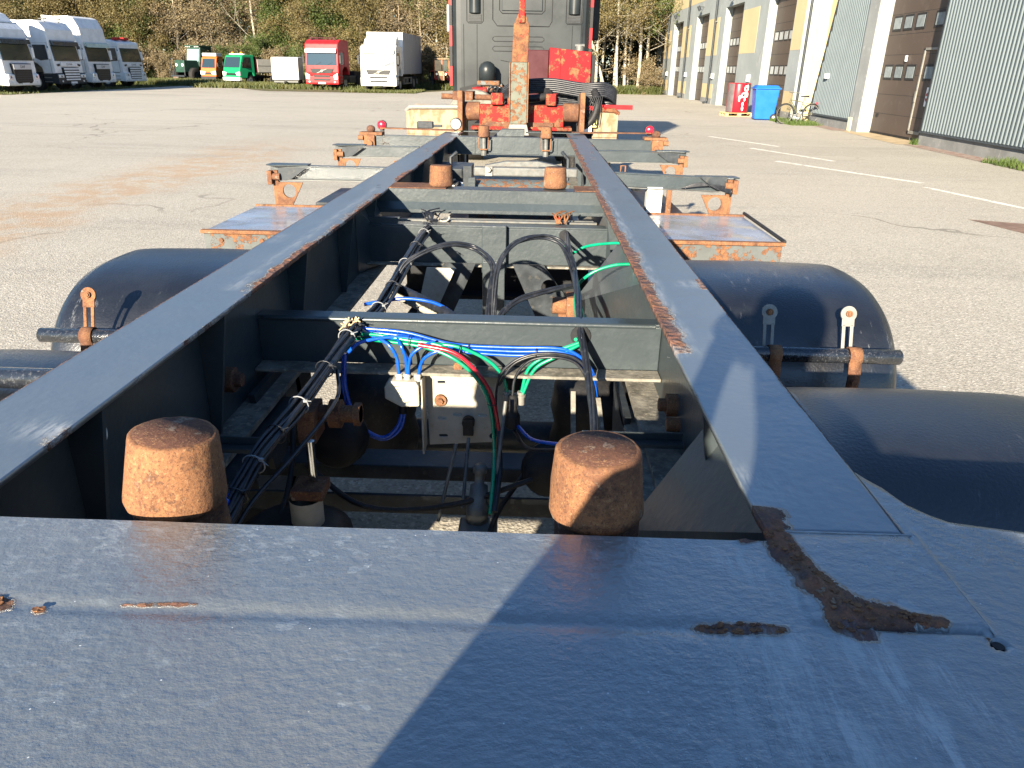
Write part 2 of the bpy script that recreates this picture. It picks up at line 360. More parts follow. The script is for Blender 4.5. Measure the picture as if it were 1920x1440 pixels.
# grass strip under the wood
v = MB()
edge = []
for i in range(61):
    x = -62+i*1.3
    base = 54 if x < -20 else 54-(x+20)*.0+0
    y0 = 60.5 if x < -24 else (60.5-(x+24)*1.35 if x < -18 else (52.4 if x < -9 else (52.4+(x+9)*3.2 if x < -6 else (61.5 if x < 2 else 60))))
    edge.append((x, y0+.5*fb(x*.4)))
for i in range(60):
    (x0, a), (x1, bb) = edge[i], edge[i+1]
    v.quad((x0, a, .012), (x1, bb, .012), (x1, 170, .012), (x0, 170, .012))
v.quad((-150, 40, .008), (-27.2, 40, .008), (-27.2, 170, .008), (-150, 170, .008))
v.quad((9.6, 71, .010), (90, 71, .010), (90, 170, .010), (9.6, 170, .010))
tag(v.build('grass_verge', grass_b), kind='structure')
# yard paint lines
mk = MB()
for (ax, ay), (bx, by), wd in [((5.18, 22.5), (6.35, 19.76), .13), ((5.5, 19.2), (6.6, 16.6), .13), ((5.3, 16.4), (6.95, 13.4), .14), ((6.75, 12.9), (7.3, 10.6), .12)]:
    d = Vector((bx-ax, by-ay)); n_ = Vector((-d.y, d.x)).normalized()*wd/2
    K = 14
    for i in range(K):
        a = Vector((ax, ay))+d*i/K; c = Vector((ax, ay))+d*(i+1)/K
        w0 = 1+.25*nz(i*.9, ax); w1 = 1+.25*nz((i+1)*.9, ax)
        mk.quad((a.x-n_.x*w0, a.y-n_.y*w0, .004), (c.x-n_.x*w1, c.y-n_.y*w1, .004), (c.x+n_.x*w1, c.y+n_.y*w1, .004), (a.x+n_.x*w0, a.y+n_.y*w0, .004))
def mark_mat():
    b = NB('worn_white_line'); f = b.noise(7, 7, .8)
    c = b.mix(b.ss(f, .50, .60), (.78, .75, .66), (.42, .39, .33)); b.set(Base_Color=c, Roughness=.85); return b.m
tag(mk.build('parking_lines', mark_mat()), kind='structure')
pt = MB(); pt.quad((5.9, 9.95, .004), (7.6, 9.3, .004), (7.6, 8.1, .004), (6.15, 8.9, .004))
tag(pt.build('rust_stained_ground_patch', simple('reddish_ground_patch', (.20, .135, .105), .9, 0, .25, 6, .4, 60)), kind='structure')

# ================================================================== PLATE / RAIL WEAR
def capsules(x, y, caps):
    v = 0.
    for (x0, y0, x1, y1, w, k) in caps:
        dx, dy = x1-x0, y1-y0; L2 = dx*dx+dy*dy or 1e-9
        t = max(0, min(1, ((x-x0)*dx+(y-y0)*dy)/L2)); d = sqrt((x-x0-t*dx)**2+(y-y0-t*dy)**2)
        v = max(v, k*max(0, 1-d/w*.62) if d < w*1.6 else 0)
    return v
ROOT = thing('container_trailer', 'dark grey container trailer chassis with rusty guide cones in the foreground', 'trailer', (0, 0, 1.29), rx=-R(.56))
def grid_obj(name, xs, rows, mat, parent, rustf, scrf, zf, thick):
    """rows: function (x) -> list of y ; zf(x,y)"""
    vs = []; ra = []; sa = []; ny = len(rows(xs[0]))
    for x in xs:
        for y in rows(x): vs.append((x, y, zf(x, y))); ra.append(rustf(x, y)); sa.append(scrf(x, y))
    fs = [(i*ny+j, (i+1)*ny+j, (i+1)*ny+j+1, i*ny+j+1) for i in range(len(xs)-1) for j in range(ny-1)]
    me = bpy.data.meshes.new(name); me.from_pydata(vs, [], fs); me.materials.append(mat)
    me.polygons.foreach_set('use_smooth', [True]*len(fs))
    a = me.attributes.new('rust', 'FLOAT', 'POINT'); a.data.foreach_set('value', ra)
    a = me.attributes.new('scratch', 'FLOAT', 'POINT'); a.data.foreach_set('value', sa)
    o = bpy.data.objects.new(name, me); COL.objects.link(o); o.parent = parent
    md = o.modifiers.new('thick', 'SOLIDIFY'); md.thickness = thick; md.offset = -1
    return o
# rear plate -----------------------------------------------------------------
def yfar(x):
    x = abs(x)
    if x < .4475: return .672
    if x < .603: return .6885
    pts = [(.603, .835), (.611, .815), (.622, .795), (.633, .757), (.650, .735), (.666, .721), (.741, .706), (.85, .70), (1.3, .698)]
    for (a, p), (b_, q) in zip(pts, pts[1:]):
        if x <= b_: return p+(q-p)*(x-a)/(b_-a)
    return .698
PR = [(.458, .680, .464, .64, .017, 1.25), (.464, .64, .474, .60, .017, 1.25), (.474, .60, .487, .562, .020, 1.3), (.487, .560, .53, .553, .019, 1.2), (.53, .553, .572, .549, .008, 1.1),
      (.475, .545, .495, .532, .013, 1.2), (.365, .533, .42, .533, .009, .95), (.345, .533, .37, .530, .008, .85), (-.312, .533, -.297, .529, .011, 1.2), (-.262, .527, -.258, .525, .006, 1.1),
      (-.19, .537, -.12, .541, .0035, .8), (.603, .530, .612, .522, .004, .7), (.56, .702, .60, .698, .004, .7), (.42, .672, .47, .69, .007, 1.)]
def prust(x, y): return capsules(x, y, PR)
PS = [(.37, .52, .36, .36, .020, .35), (.40, .52, .40, .38, .018, .8), (.43, .515, .445, .36, .016, .9), (.49, .52, .515, .36, .018, 1.), (.54, .49, .56, .42, .012, .8), (.47, .52, .46, .40, .012, .6),
      (.40, .64, .44, .60, .02, .7), (.42, .60, .45, .57, .015, .6), (.59, .75, .60, .69, .02, .35)]
def pscr(x, y): return capsules(x, y, PS)
def bumpf(v, c, w): return math.exp(-((v-c)/w)**2)
def pz(x, y):
    z = -.0028*bumpf(y, .532, .010)*(1 if x < .36 else max(0, 1-(x-.36)/.05))
    z += -.0035*max(0, min(1, (.50-y)/.2))
    if .49 < x < .606: z -= .0045*bumpf(y, .5405, .003)
    if .451 < x < .6115 and .542 < y < .6905: z += .0022
    if .44 < x < .614: z -= .0010*bumpf(y, .690, .002)
    if .535 < y < .692: z += .0018*bumpf(x, .6115, .0022)
    r = capsules(x, y, PR)
    if r > .4: z += .0035*(r-.4)*(1+1.3*fb(x*60, y*60))
    d = sqrt((x-.609)**2+(y-.5235)**2)
    if d < .007: z -= .008*(1-(d/.007)**4)
    return z+.0006*fb(x*7, y*7)
xs = list(np.arange(-1.30, -.62, .02))+[-.6035, -.6025]+list(np.arange(-.60, .43, .0055))+list(np.arange(.43, .6025, .0032))+[.6025, .6035]+list(np.arange(.606, .80, .004))+list(np.arange(.80, 1.3, .02))
xs = sorted(set(round(float(x), 4) for x in xs))
def prow(x):
    yf = yfar(x); a = list(np.linspace(.20, .50, 34))[:-1]+list(np.linspace(.50, .672, 52)); a = a[:-1]
    if yf < .69: return [float(y) for y in a]+[yf-.0005*k for k in (11, 10, 9, 8, 7, 6, 5, 4, 3, 2, 1, 0)][-1:]+[yf+.0001*k for k in range(1, 9)]
    return [float(y) for y in a]+[.672+(yf-.672)*k/8 for k in range(9)]
grid_obj('rear_plate', xs, prow, M['paint_plate_lit'], ROOT, prust, pscr, pz, .010)
MB().b2(-1.3, 1.3, .19, .202, -.12, -.012).build('rear_skirt', M['paint'], ROOT)
MB().b2(-1.25, 1.25, .22, .25, -.46, -.14).build('shade_board', M['paint'], ROOT)  # unseen board added to keep sun off the ground under the frame
MB().b2(-1.2, 1.2, .24, .34, -.86, -.60).build('shade_bar', M['paint'], ROOT, .01)  # unseen bar added lower down for the same ground shade
for x in (-.45, .45): MB().b2(x-.05, x+.05, .26, .32, -.6, -.2).build('shade_bar_leg', M['paint'], ROOT)  # legs for the added shading bar
edge_steel = simple('bare_bright_edge', (.30, .33, .35), .4, 0, .2, 60)
P = [(.6118, .692-.158*i/30, .0018+.0004*nz(i*.7)) for i in range(31)]; MB().tube(P, .0011, 6).build('sheet_edge', edge_steel, ROOT)
P = [(.468+.144*i/30, .6905+.0006*nz(i*.5), .0016) for i in range(31)]; MB().tube(P, .0010, 6).build('sheet_edge', edge_steel, ROOT)
MB().cyl((.609, .5235, -.006), (.609, .5235, -.0012), .0052, k=20).build('drain_hole', M['dark'], ROOT)
fk = MB(); fr = random.Random(21)
for (x0, y0, x1, y1, w_, k_) in PR:
    if w_ < .006: continue
    n_ = int(11*sqrt((x1-x0)**2+(y1-y0)**2)/.05)+5
    for i in range(n_):
        t = fr.random(); sd_ = fr.choice((-1, 1)); dx, dy = x1-x0, y1-y0; L_ = sqrt(dx*dx+dy*dy) or 1
        u = fr.uniform(.2, 1.)*w_*.62*sd_; px, py = x0+dx*t-dy/L_*u, y0+dy*t+dx/L_*u; s0 = fr.uniform(.0012, .0042)
        if py > .667 and px < .447: continue
        a0 = fr.uniform(0, 6.28); m = 6; tilt = fr.uniform(-.35, .35); tl2 = fr.uniform(-.35, .35); z = pz(px, py)+.0009
        fk.cur = 0
        ring = [(s0*fr.uniform(.5, 1.25)*cos(a0+q*6.283/m), s0*.75*fr.uniform(.5, 1.2)*sin(a0+q*6.283/m)) for q in range(m)]
        top = [(px+a, py+c_, z+abs(a*tilt)+abs(c_*tl2)+.0006) for a, c_ in ring]; bot = [(a, c_, zz-.0010) for a, c_, zz in top]
        fk.add(top+bot, [tuple(range(m)), tuple(reversed(range(m, 2*m)))]+[(q, (q+1) % m, m+(q+1) % m, m+q) for q in range(m)])
fk.cur = 0
tag(fk.build('rust_flakes', [M['rust_weld'], M['paint']], ROOT), kind='stuff')
# side rails --------------------------------------------------------------------
def rail(sgn):
    y0, y1 = .69, 6.75
    ys = [y0]+[float(v) for v in np.arange(.70, 4.0, .012)]+[float(v) for v in np.arange(4.0, y1+.01, .03)]
    xin, xout = .45*sgn, .602*sgn
    us = [0, .002, .006, .012, .02, .028, .036, .045, .055, .07, .09, .11, .13, .142, .149, .152]
    def rf(x, y):
        e = abs(x)-.45; n = fb(y*3.1+40*sgn, 3.3*sgn); n2 = fb(y*9, sgn*5.)
        if sgn < 0:
            wd = .012+.016*max(0, min(1, (y-1.5)/.5))*max(0, min(1, (5.0-y)/1.5))+.014*n+.008*n2
            if y < 1.25: wd = .0006+.003*max(0, n+n2-.3)+(.018 if .84 < y < .90 else 0)
            elif y < 1.5: wd = .004+.006*n
        else:
            if y < 1.26: wd = .0005+.0015*max(0, n2-.2)+(.03 if y < .74 else 0)
            else: wd = .020+.012*n+.007*n2+(.006 if y < 2.1 else 0)+(.006 if y > 3.5 else 0)
        v = 1.25*(1-e/max(wd, 1e-3)*.6)*min(1, wd/.005) if e < wd*1.5 else 0
        if sgn < 0: v *= min(1, max(.25, .75+1.1*fb(y*2.3, 7.7)))
        o = .602-abs(x); w2 = .003+.005*max(0, fb(y*5, 9*sgn)); v2 = .8*(1-o/max(w2, 1e-3)) if o < w2 else 0
        if y < .85: v2 = 0
        if sgn > 0 and 1.70 < y < 1.80 and o < .014: v2 = max(v2, .7)
        if y > 4.6: v = max(v, .55*max(0, fb(x*14, y*3, 2)+.1)+.15)
        return max(0, v, v2)
    def sf(x, y):
        e = abs(x)-.45; s = 0
        if sgn < 0:
            s = max(0, 1-abs(y-.89)/.05)*max(0, 1-e/.10); s = max(s, .6*max(0, 1-abs(y-2.17)/.08)*max(0, 1-abs(e-.13)/.03))
            s = max(s, .55*max(0, 1-abs(e-.05)/.022)*(1.6 < y < 3.3))
        else:
            s = .8*max(0, 1-abs(y-1.28)/.06)*max(0, 1-(e)/.07); s = max(s, .55*max(0, 1-abs(e-.035)/.02)*(1.3 < y < 3.4), .7*max(0, 1-abs(y-1.75)/.05)*max(0, 1-abs(e-.12)/.05), .5*max(0, 1-abs(y-.80)/.08)*max(0, 1-e/.12))
            s = max(s, .7*max(0, 1-abs(y-1.35)/.04)*max(0, 1-abs(e-.12)/.06))
        return s
    def zf(x, y): 
        r = rf(x, y); return (.0016*(r-.5)*(1+fb(x*70, y*70)) if r > .5 else 0)+.0005*fb(x*5, y*3)
    vs_x = [xin+sgn*u for u in us]
    def rows(x):
        jag = 0
        if abs(abs(x)-.45) < 1e-6: jag = 1
        return ys
    # ragged inner lip: rust eats into the flange
    nm = 'frame_rail'
    o = grid_obj(nm, vs_x if sgn > 0 else vs_x[::-1], rows, M['paint_wear_lit'], ROOT, rf, sf, zf, .010)
    me = o.data
    for vtx in me.vertices:
        x, y, z = vtx.co
        if abs(abs(x)-.45) < .0031:
            wdt = rf(x, y)
            vtx.co.x += sgn*(.0018*fb(y*38, sgn)+.0022*max(0, fb(y*11, 4*sgn)))*min(1, wdt)
    # web, lower flange, stiffeners
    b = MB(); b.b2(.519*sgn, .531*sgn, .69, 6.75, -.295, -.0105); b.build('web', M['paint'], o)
    b = MB(); b.b2(.447*sgn, .603*sgn, .69, 6.75, -.310, -.2955); b.build('lower_flange', M['dirty'], o)
    return o
RL, RR = rail(-1), rail(1)
def gusset(parent, sgn, y, xi=.45, xb=.45, zt=-.011, zb=-.29, th=.010, nm='stiffener', mat=None):
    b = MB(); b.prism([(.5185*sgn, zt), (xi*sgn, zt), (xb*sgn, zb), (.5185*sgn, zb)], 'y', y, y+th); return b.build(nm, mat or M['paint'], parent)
for y in (.98, 1.45, 2.05, 2.62, 3.02, 4.4, 5.4): gusset(RL, -1, y, .455, .50)
for y in (1.04, 2.75, 4.4, 5.4): gusset(RR, 1, y, .455, .50)
# big sunlit triangular gussets on the right rail (pressed box gussets)
def boxgusset(sgn, y0, y1, xb, nm='corner_gusset'):
    b = MB(); a = (.517*sgn, y1, -.02); c = (.517*sgn, y0, -.02); d = (xb*sgn, y1, -.29); e = (.517*sgn, y0, -.29); f = (.517*sgn, y1, -.29)
    b.add([a, c, d, e, f], [(1, 0, 2), (1, 2, 3), (0, 4, 2), (3, 2, 4)])
    return b.build(nm, M['paint'], RR if sgn > 0 else RL)
boxgusset(1, 1.88, 2.55, .33); boxgusset(1, .72, 1.12, .36); boxgusset(1, 2.9, 3.22, .40); boxgusset(-1, 2.9, 3.22, .40)
b = MB(); b.cyl((.52, 1.52, -.22), (.495, 1.52, -.22), .026, k=6).cyl((.497, 1.52, -.22), (.478, 1.52, -.22), .015, k=6); b.cyl((.52, 1.47, -.245), (.49, 1.47, -.245), .016, k=6); b.build('bolt', M['rust'], RR)
b = MB(); b.cyl((-.52, 1.55, -.20), (-.495, 1.55, -.20), .030, k=6).cyl((-.497, 1.55, -.20), (-.478, 1.55, -.20), .017, k=6); b.build('bolt', M['rust_dark'], RL)
b = MB(); b.tube(spline([(-.513, 1.05, -.075), (-.511, 1.06, -.085), (-.509, 1.055, -.098), (-.511, 1.048, -.106)]), .004); b.build('paint_run', M['white'], RL)

# ------------------------------------------------------------------ cross beams
def beam(name, y, zt, h, x=.518, top=.05, lip=.02, mat='paint', low=.05, lowmat=None):
    """C-channel opening forward: top strip, face towards the rear, lower flange"""
    b = MB(); b.b2(-x, x, y, y+top, zt-.008, zt); b.b2(-x, x, y, y+.008, zt-h, zt-.008); 
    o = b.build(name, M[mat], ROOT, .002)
    if low:
        c = MB(); c.b2(-x, x, y-low, y+.0, zt-h-.008, zt-h); c.build('lower_lip', M[lowmat or mat], o, .0015)
    return o
A = beam('cross_beam', 1.785, -.117, .125, low=.06, lowmat='dirty')
# rolled nose on the top strip of beam A and the tucked right hand end
b = MB(); b.tube([(-.50, 1.782, -.122), (.50, 1.782, -.122)], .006, 8); b.build('rolled_edge', M['paint'], A)
b = MB(); b.cyl((.313, 1.783, -.150), (.313, 1.779, -.150), .026, k=20); b.build('cable_grommet', M['dark'], A)
b = MB(); b.cyl((-.268, 1.783, -.142), (-.268, 1.779, -.142), .022, k=16); b.build('cable_grommet', M['dark'], A)
b = MB()
for k in range(26):
    p = Vector((-.265+rnd.uniform(-.02, .02), 1.772, -.128+rnd.uniform(-.012, .016))); q = p+Vector((rnd.uniform(-.02, .02), -.012, rnd.uniform(-.02, .02)))
    b.tube([p, (p+q)/2+Vector((0, -.008, 0)), q], .0022, 5)
b.build('sealing_foam', simple('crumbled_foam', (.50, .36, .22), .9, 0, .3, 40), A)
B2 = MB(); B2.b2(-.518, .518, 3.255, 3.36, -.004, .0); B2.prism([(3.255, .0), (3.255, -.055), (3.235, -.085), (3.235, -.10), (3.250, -.10), (3.262, -.06), (3.262, 0)], 'x', -.518, .518)
B2 = B2.build('cross_beam', M['paint'], ROOT, .002)
MB().b2(-.45, -.20, 3.262, 3.42, .0005, .004).build('worn_pad', M['rust_dark'], B2); MB().b2(.36, .45, 3.262, 3.42, .0005, .004).build('worn_pad', M['rust_dark'], B2)
B3 = beam('cross_beam', 2.99, -.105, .155, top=.07, low=.03, lowmat='dirty')
b = MB(); b.b2(-.022, .077, 2.955, 2.988, -.29, -.098).b2(-.018, .073, 2.94, 2.955, -.60, -.24); b.build('centre_post', M['paint'], B3, .003)
b = MB(); b.b2(-.42, .45, 3.10, 3.13, -.112, -.104).b2(-.20, .44, 3.155, 3.175, -.118, -.107); b.build('spacer_strip', M['galv'], B3, .001)
b = MB(); b.cyl((.312, 2.989, -.135), (.312, 2.984, -.135), .022, k=16); b.build('cable_grommet', M['dark'], B3)
for x, m in ((-.235, 'cable'), (.30, 'mast_orange')):
    b = MB()
    for k in range(12):
        p = Vector((x+rnd.uniform(-.02, .02), 3.05, -.10)); b.tube(spline([p, p+Vector((rnd.uniform(-.03, .03), .03, .03)), p+Vector((rnd.uniform(-.04, .04), .08, rnd.uniform(0, .04)))], 3), .003, 5)
    b.build('loose_wire', M[m], B3)
b = MB(); b.tube([(-.19+.025*cos(t), 3.08, -.085+.022*sin(t)) for t in np.linspace(pi, 2*pi, 9)], .004, 6); b.build('hose_end', M['bracket'], B3)
# black welded V plates below beam B3 (suspension hangers)
def vplate(sgn, nm='hanger_plate'):
    b = MB(); xc = .19*sgn+.03
    poly = [(xc-.03*sgn-.085*sgn, -.245), (xc+.01*sgn, -.245), (xc+.20*sgn, -.50), (xc+.20*sgn, -.70), (xc+.09*sgn, -.70)]
    hx, hz, hr = xc+.035*sgn, -.335, .032
    bm = bmesh.new(); outer = [bm.verts.new((x, 0, z)) for x, z in poly]; inner = [bm.verts.new((hx+hr*cos(a), 0, hz+hr*sin(a))) for a in np.linspace(0, 2*pi, 17)[:-1]]
    eo = [bm.edges.new((outer[i], outer[(i+1) % len(outer)])) for i in range(len(outer))]; ei = [bm.edges.new((inner[i], inner[(i+1) % 16])) for i in range(16)]
    bmesh.ops.triangle_fill(bm, use_beauty=True, edges=eo+ei)
    me = bpy.data.meshes.new(nm); bm.to_mesh(me); bm.free(); me.materials.append(M['dark_steel'])
    o = bpy.data.objects.new(nm, me); COL.objects.link(o); o.parent = ROOT; o.location = (0, 2.93, 0)
    md = o.modifiers.new('t', 'SOLIDIFY'); md.thickness = .012; md.offset = 0; return o
vplate(1); vplate(-1)
b = MB(); b.prism([(-.235, -.25), (-.12, -.25), (-.24, -.52), (-.30, -.52)], 'y', 2.86, 2.87); b.build('guide_plate', M['bracket'], ROOT)
# inner truss tray plate seen lit in shade, axle beams, springs
b = MB(); b.b2(-.60, .55, 1.80, 1.90, -.60, -.555).b2(-.6, .55, 1.72, 1.73, -.66, -.60); b.build('axle_beam', M['dark_steel'], ROOT, .004)
for y in (1.305, 2.445): MB().cyl((-1.1, y, -.78), (1.1, y, -.78), .06, k=16).build('axle_tube', M['dark_steel'], ROOT)
for x in (-.335, .40):
    for y in (2.3, 1.38):
        if y == 1.38 and x > 0: continue
        b = MB(); b.lathe((x, y, -.80), (0, 0, 1), [(0, .10), (.02, .13), (.10, .14), (.16, .125), (.22, .14), (.30, .13), (.33, .09), (.34, .0)], 24); b.build('air_spring', M['rubber'], ROOT)
def trailing(sgn):
    b = MB(); b.bar((.47*sgn, .70, -.305), (.47*sgn, 1.75, -.335), .10, .012); b.bar((.43*sgn, .70, -.34), (.43*sgn, 1.75, -.36), .012, .07)
    return b.build('grimy_side_member', M['dirty'] if sgn > 0 else M['dark_steel'], ROOT)
trailing(1); trailing(-1)
b = MB(); b.bar((.36, 1.72, -.30), (.40, 1.30, -.62), .014, .02).bar((.30, 1.76, -.30), (.30, 1.30, -.70), .012, .018); b.build('strap', M['dirty'], ROOT)
# shock absorber on the left under the frame
b = MB(); b.cyl((-.285, 1.40, -.275), (-.285, 1.40, -.37), .0095, k=14); sh = b.build('damper_rod', M['chrome'], ROOT)
b = MB(); b.b2(-.325, -.255, 1.355, 1.425, -.400, -.375); b.build('damper_cap', M['rust_dark'], sh, .003)
b = MB(); b.lathe((-.30, 1.38, -.52), (0, 0, 1), [(0, .0), (0, .025), (.02, .036), (.115, .036)], 18); b.build('damper_body', M['bracket'], sh)
b = MB(); b.cyl((-.33, 1.52, -.265), (-.20, 1.52, -.265), .020, k=12).cyl((-.27, 1.52, -.265), (-.245, 1.52, -.265), .034, k=14).cyl((-.215, 1.52, -.265), (-.20, 1.52, -.265), .028, k=6).b2(-.335, -.295, 1.47, 1.55, -.32, -.24); b.build('damper_mount', M['rust_dark'], sh, .002)
for (x, y, z, r_, l_) in ((-.30, 1.62, -.40, .07, .12), (.24, 1.62, -.47, .065, .10), (.12, 2.15, -.42, .06, .2)):
    b = MB(); b.lathe((x, y, z), (0, 1, -.15), [(0, 0), (0, r_*.8), (.02, r_), (l_*.5, r_), (l_*.52, r_*1.08), (l_*.58, r_*1.08), (l_*.6, r_), (l_, r_*.85), (l_, 0)], 22); b.build('brake_chamber', M['dark'], ROOT)
b = MB(); b.prism([(1.62, -.27), (1.86, -.27), (1.80, -.52), (1.70, -.52)], 'x', -.50, -.485); b.build('hanger_plate', M['dark_steel'], ROOT)
b = MB(); b.prism([(1.62, -.30), (1.9, -.30), (1.82, -.55), (1.70, -.55)], 'x', .42, .435); b.build('hanger_plate', M['dark_steel'], ROOT)
hs_pts = [[(-.35, 1.55, -.42), (-.2, 1.5, -.50), (.0, 1.55, -.52), (.2, 1.6, -.47)], [(.2, 1.75, -.50), (.1, 1.5, -.56), (.12, 1.2, -.60)], [(-.42, 1.7, -.35), (-.38, 1.5, -.45), (-.36, 1.2, -.5)]]
for P in hs_pts: MB().tube(spline(P, 6), .007, 8).build('rubber_hose', M['rubber'], ROOT)
b = MB(); b.cyl((.255, 2.35, -.24), (.34, 2.35, -.24), .028, k=14).cyl((.275, 2.33, -.285), (.35, 2.33, -.285), .024, k=14).b2(.30, .33, 2.30, 2.38, -.34, -.20); b.build('bushing', M['rust'], ROOT, .003)
# thin struts near the rear
b = MB(); b.b2(-.518, -.34, 1.31, 1.335, -.262, -.252).b2(-.518, -.34, 1.331, 1.335, -.252, -.235); b.build('strut', M['paint'], ROOT, .001)
b = MB(); b.b2(.30, .515, 1.385, 1.41, -.262, -.252).b2(.30, .515, 1.406, 1.41, -.252, -.235); b.build('strut', M['paint'], ROOT, .001)
# bracket with valve --------------------------------------------------------------
def slotted(nm='valve_bracket'):
    bm = bmesh.new(); Y = 0
    outer = [bm.verts.new(p) for p in [(-.087, 0, -.258), (.123, 0, -.255), (.112, 0, -.455), (-.080, 0, -.470)]]
    eds = [bm.edges.new((outer[i], outer[(i+1) % 4])) for i in range(4)]
    for (x, z, w_, h) in [(-.045, -.285, .018, .004), (-.045, -.39, .020, .005), (-.005, -.378, .020, .005), (.062, -.378, .022, .005), (-.043, -.442, .020, .005), (.085, -.30, .004, .004), (.088, -.44, .004, .010)]:
        lp = [bm.verts.new((x+(w_-h)*(1 if cos(a) > 0 else -1)*.5+h*cos(a), 0, z+h*sin(a))) for a in np.linspace(0, 2*pi, 13)[:-1]]
        eds += [bm.edges.new((lp[i], lp[(i+1) % 12])) for i in range(12)]
    bmesh.ops.triangle_fill(bm, use_beauty=True, edges=eds)
    me = bpy.data.meshes.new(nm); bm.to_mesh(me); bm.free(); me.materials.append(M['bracket'])
    o = bpy.data.objects.new(nm, me); COL.objects.link(o); o.parent = ROOT; o.location = (0, 1.775, 0)
    md = o.modifiers.new('t', 'SOLIDIFY'); md.thickness = .005; md.offset = 0; return o
br = slotted()
b = MB(); b.b2(-.092, -.087, -.060, .0, -.47, -.258); b.build('folded_flange', M['bracket'], br, .001)
b = MB(); b.cyl((-.048, -.004, -.335), (-.048, -.012, -.335), .016, k=20).cyl((-.048, -.012, -.335), (-.048, -.020, -.335), .0085, k=6).cyl((.0, -.004, -.235), (.0, -.02, -.235), .013, k=6); b.build('bolt', M['rust'], br)
b = MB(); b.cyl((.026, -.004, -.395), (.026, -.02, -.395), .017, k=18).b2(.012, .040, -.025, -.012, -.43, -.385); b.build('rod_joint', M['rubber'], br, .002)
vb = MB(); vb.prism([(-.182, -.275), (-.172, -.258), (-.10, -.258), (-.094, -.27), (-.094, -.325), (-.14, -.328), (-.182, -.305)], 'y', 1.70, 1.755)
vb = vb.build('valve_block', M['valve'], ROOT, .004, 3)
for x in (-.146, -.126, -.099):
    b = MB(); b.cyl((x, 1.722, -.262), (x, 1.722, -.243), .0085, k=12).cyl((x, 1.722, -.250), (x, 1.722, -.246), .0100, k=12); b.build('push_fitting', M['valve'], vb)
b = MB(); b.cyl((-.14, 1.72, -.30), (-.14, 1.72, -.352), .011, k=14); b.build('drain_plug', M['dark'], vb)
b = MB(); b.lathe((.143, 1.715, -.292), (0, 0, -1), [(0, 0), (0, .010), (.03, .012), (.05, .017), (.055, .020), (.085, .020), (.09, .015), (.09, 0)], 20); cn = b.build('cable_connector', M['rubber'], ROOT)
b = MB()
for k in range(16):
    a = 2*pi*k/16; b.b2(.143+.020*cos(a)-.0012, .143+.020*cos(a)+.0012, 1.715+.020*sin(a)-.0012, 1.715+.020*sin(a)+.0012, -.376, -.348)
b.build('knurled_ring', M['rubber'], cn)
for x in (.130, .165):
    b = MB(); b.cyl((x, 1.735, -.29), (x, 1.735, -.325), .010, k=12).cyl((x, 1.735, -.298), (x, 1.735, -.303), .0125, k=12); b.build('push_fitting', M['alu'], cn)
for a_, c_, m in [((.026, 1.755, -.395), (.006, 1.60, -.395), None), ((.008, 1.62, -.385), (-.034, 1.56, -.575), 'galv'), ((.030, 1.72, -.42), (.024, 1.60, -.56), 'galv'), ((.128, 1.66, -.285), (.096, 1.52, -.60), 'galv')]:
    if m:
        b = MB(); b.cyl(a_, c_, .0048, k=10); b.build('linkage_rod', M[m], ROOT)
b = MB(); b.lathe((.070, 1.60, -.43), (-.05, -.25, -1), [(0, 0), (0, .012), (.006, .017), (.022, .018), (.026, .012), (.05, .012), (.055, .022), (.10, .024), (.105, .030), (.15, .028), (.15, 0)], 18); lv = b.build('levelling_valve', M['galv'], ROOT)
b = MB(); b.b2(.02, .115, 1.50, 1.58, -.66, -.57); b.build('valve_body', M['galv'], lv, .006)
b = MB(); b.cyl((-.045, 1.50, -.60), (.0, 1.50, -.60), .013, k=12); b.build('elbow', M['alu'], lv)
b = MB(); b.cyl((-.065, 1.50, -.60), (-.045, 1.50, -.60), .016, k=12); b.build('blue_collar', M['h_blue'], lv)
b = MB(); b.b2(-.06, .0, 1.49, 1.54, -.65, -.62); b.build('bracket_foot', M['rust'], lv, .003)

# ------------------------------------------------------------------ air lines and cables
def hs(pts, r, m, nm='air_hose', n=8, k=10, wob=0):
    P = spline(pts, n)
    return MB().tube(P, r, k).build(nm, M[m], ROOT)
H = []
g1 = [(-.267, 1.760, -.156), (-.212, 1.749, -.150), (-.129, 1.737, -.158), (-.034, 1.726, -.169), (.033, 1.717, -.214), (.077, 1.711, -.283), (.100, 1.706, -.363), (.106, 1.700, -.406)]
g2 = [(-.262, 1.760, -.165), (-.185, 1.743, -.165), (-.088, 1.727, -.171), (-.006, 1.710, -.194), (.055, 1.703, -.247), (.086, 1.697, -.314), (.098, 1.690, -.393)]
hs(g1, .0046, 'h_green'); hs(g2, .0046, 'h_green')
hs([(.106, 1.700, -.406), (.112, 1.600, -.444), (.108, 1.500, -.504)], .005, 'cable'); hs([(.098, 1.69, -.393), (.104, 1.60, -.43), (.10, 1.50, -.51)], .005, 'h_green')
hs([(-.093, 1.715, -.162), (-.006, 1.705, -.176), (.048, 1.700, -.219), (.091, 1.694, -.284), (.111, 1.686, -.378)], .0052, 'h_red')
hs([(.109, 1.690, -.378), (.119, 1.595, -.441), (.112, 1.500, -.504)], .006, 'cable')
ba = [(-.258, 1.760, -.146), (-.132, 1.752, -.156), (-.009, 1.745, -.178), (.140, 1.738, -.184), (.260, 1.730, -.177), (.315, 1.732, -.205), (.349, 1.735, -.248), (.362, 1.738, -.324), (.351, 1.740, -.353)]
for k in range(3): hs([(x, y+.004*k, z+.008*(k-1)+(.001 if i % 2 else -.001)*k) for i, (x, y, z) in enumerate(ba)], .0044, 'h_blue')
hs([(-.268, 1.700, -.183), (-.240, 1.720, -.162), (-.163, 1.740, -.152), (-.09, 1.745, -.160)], .0046, 'h_blue')
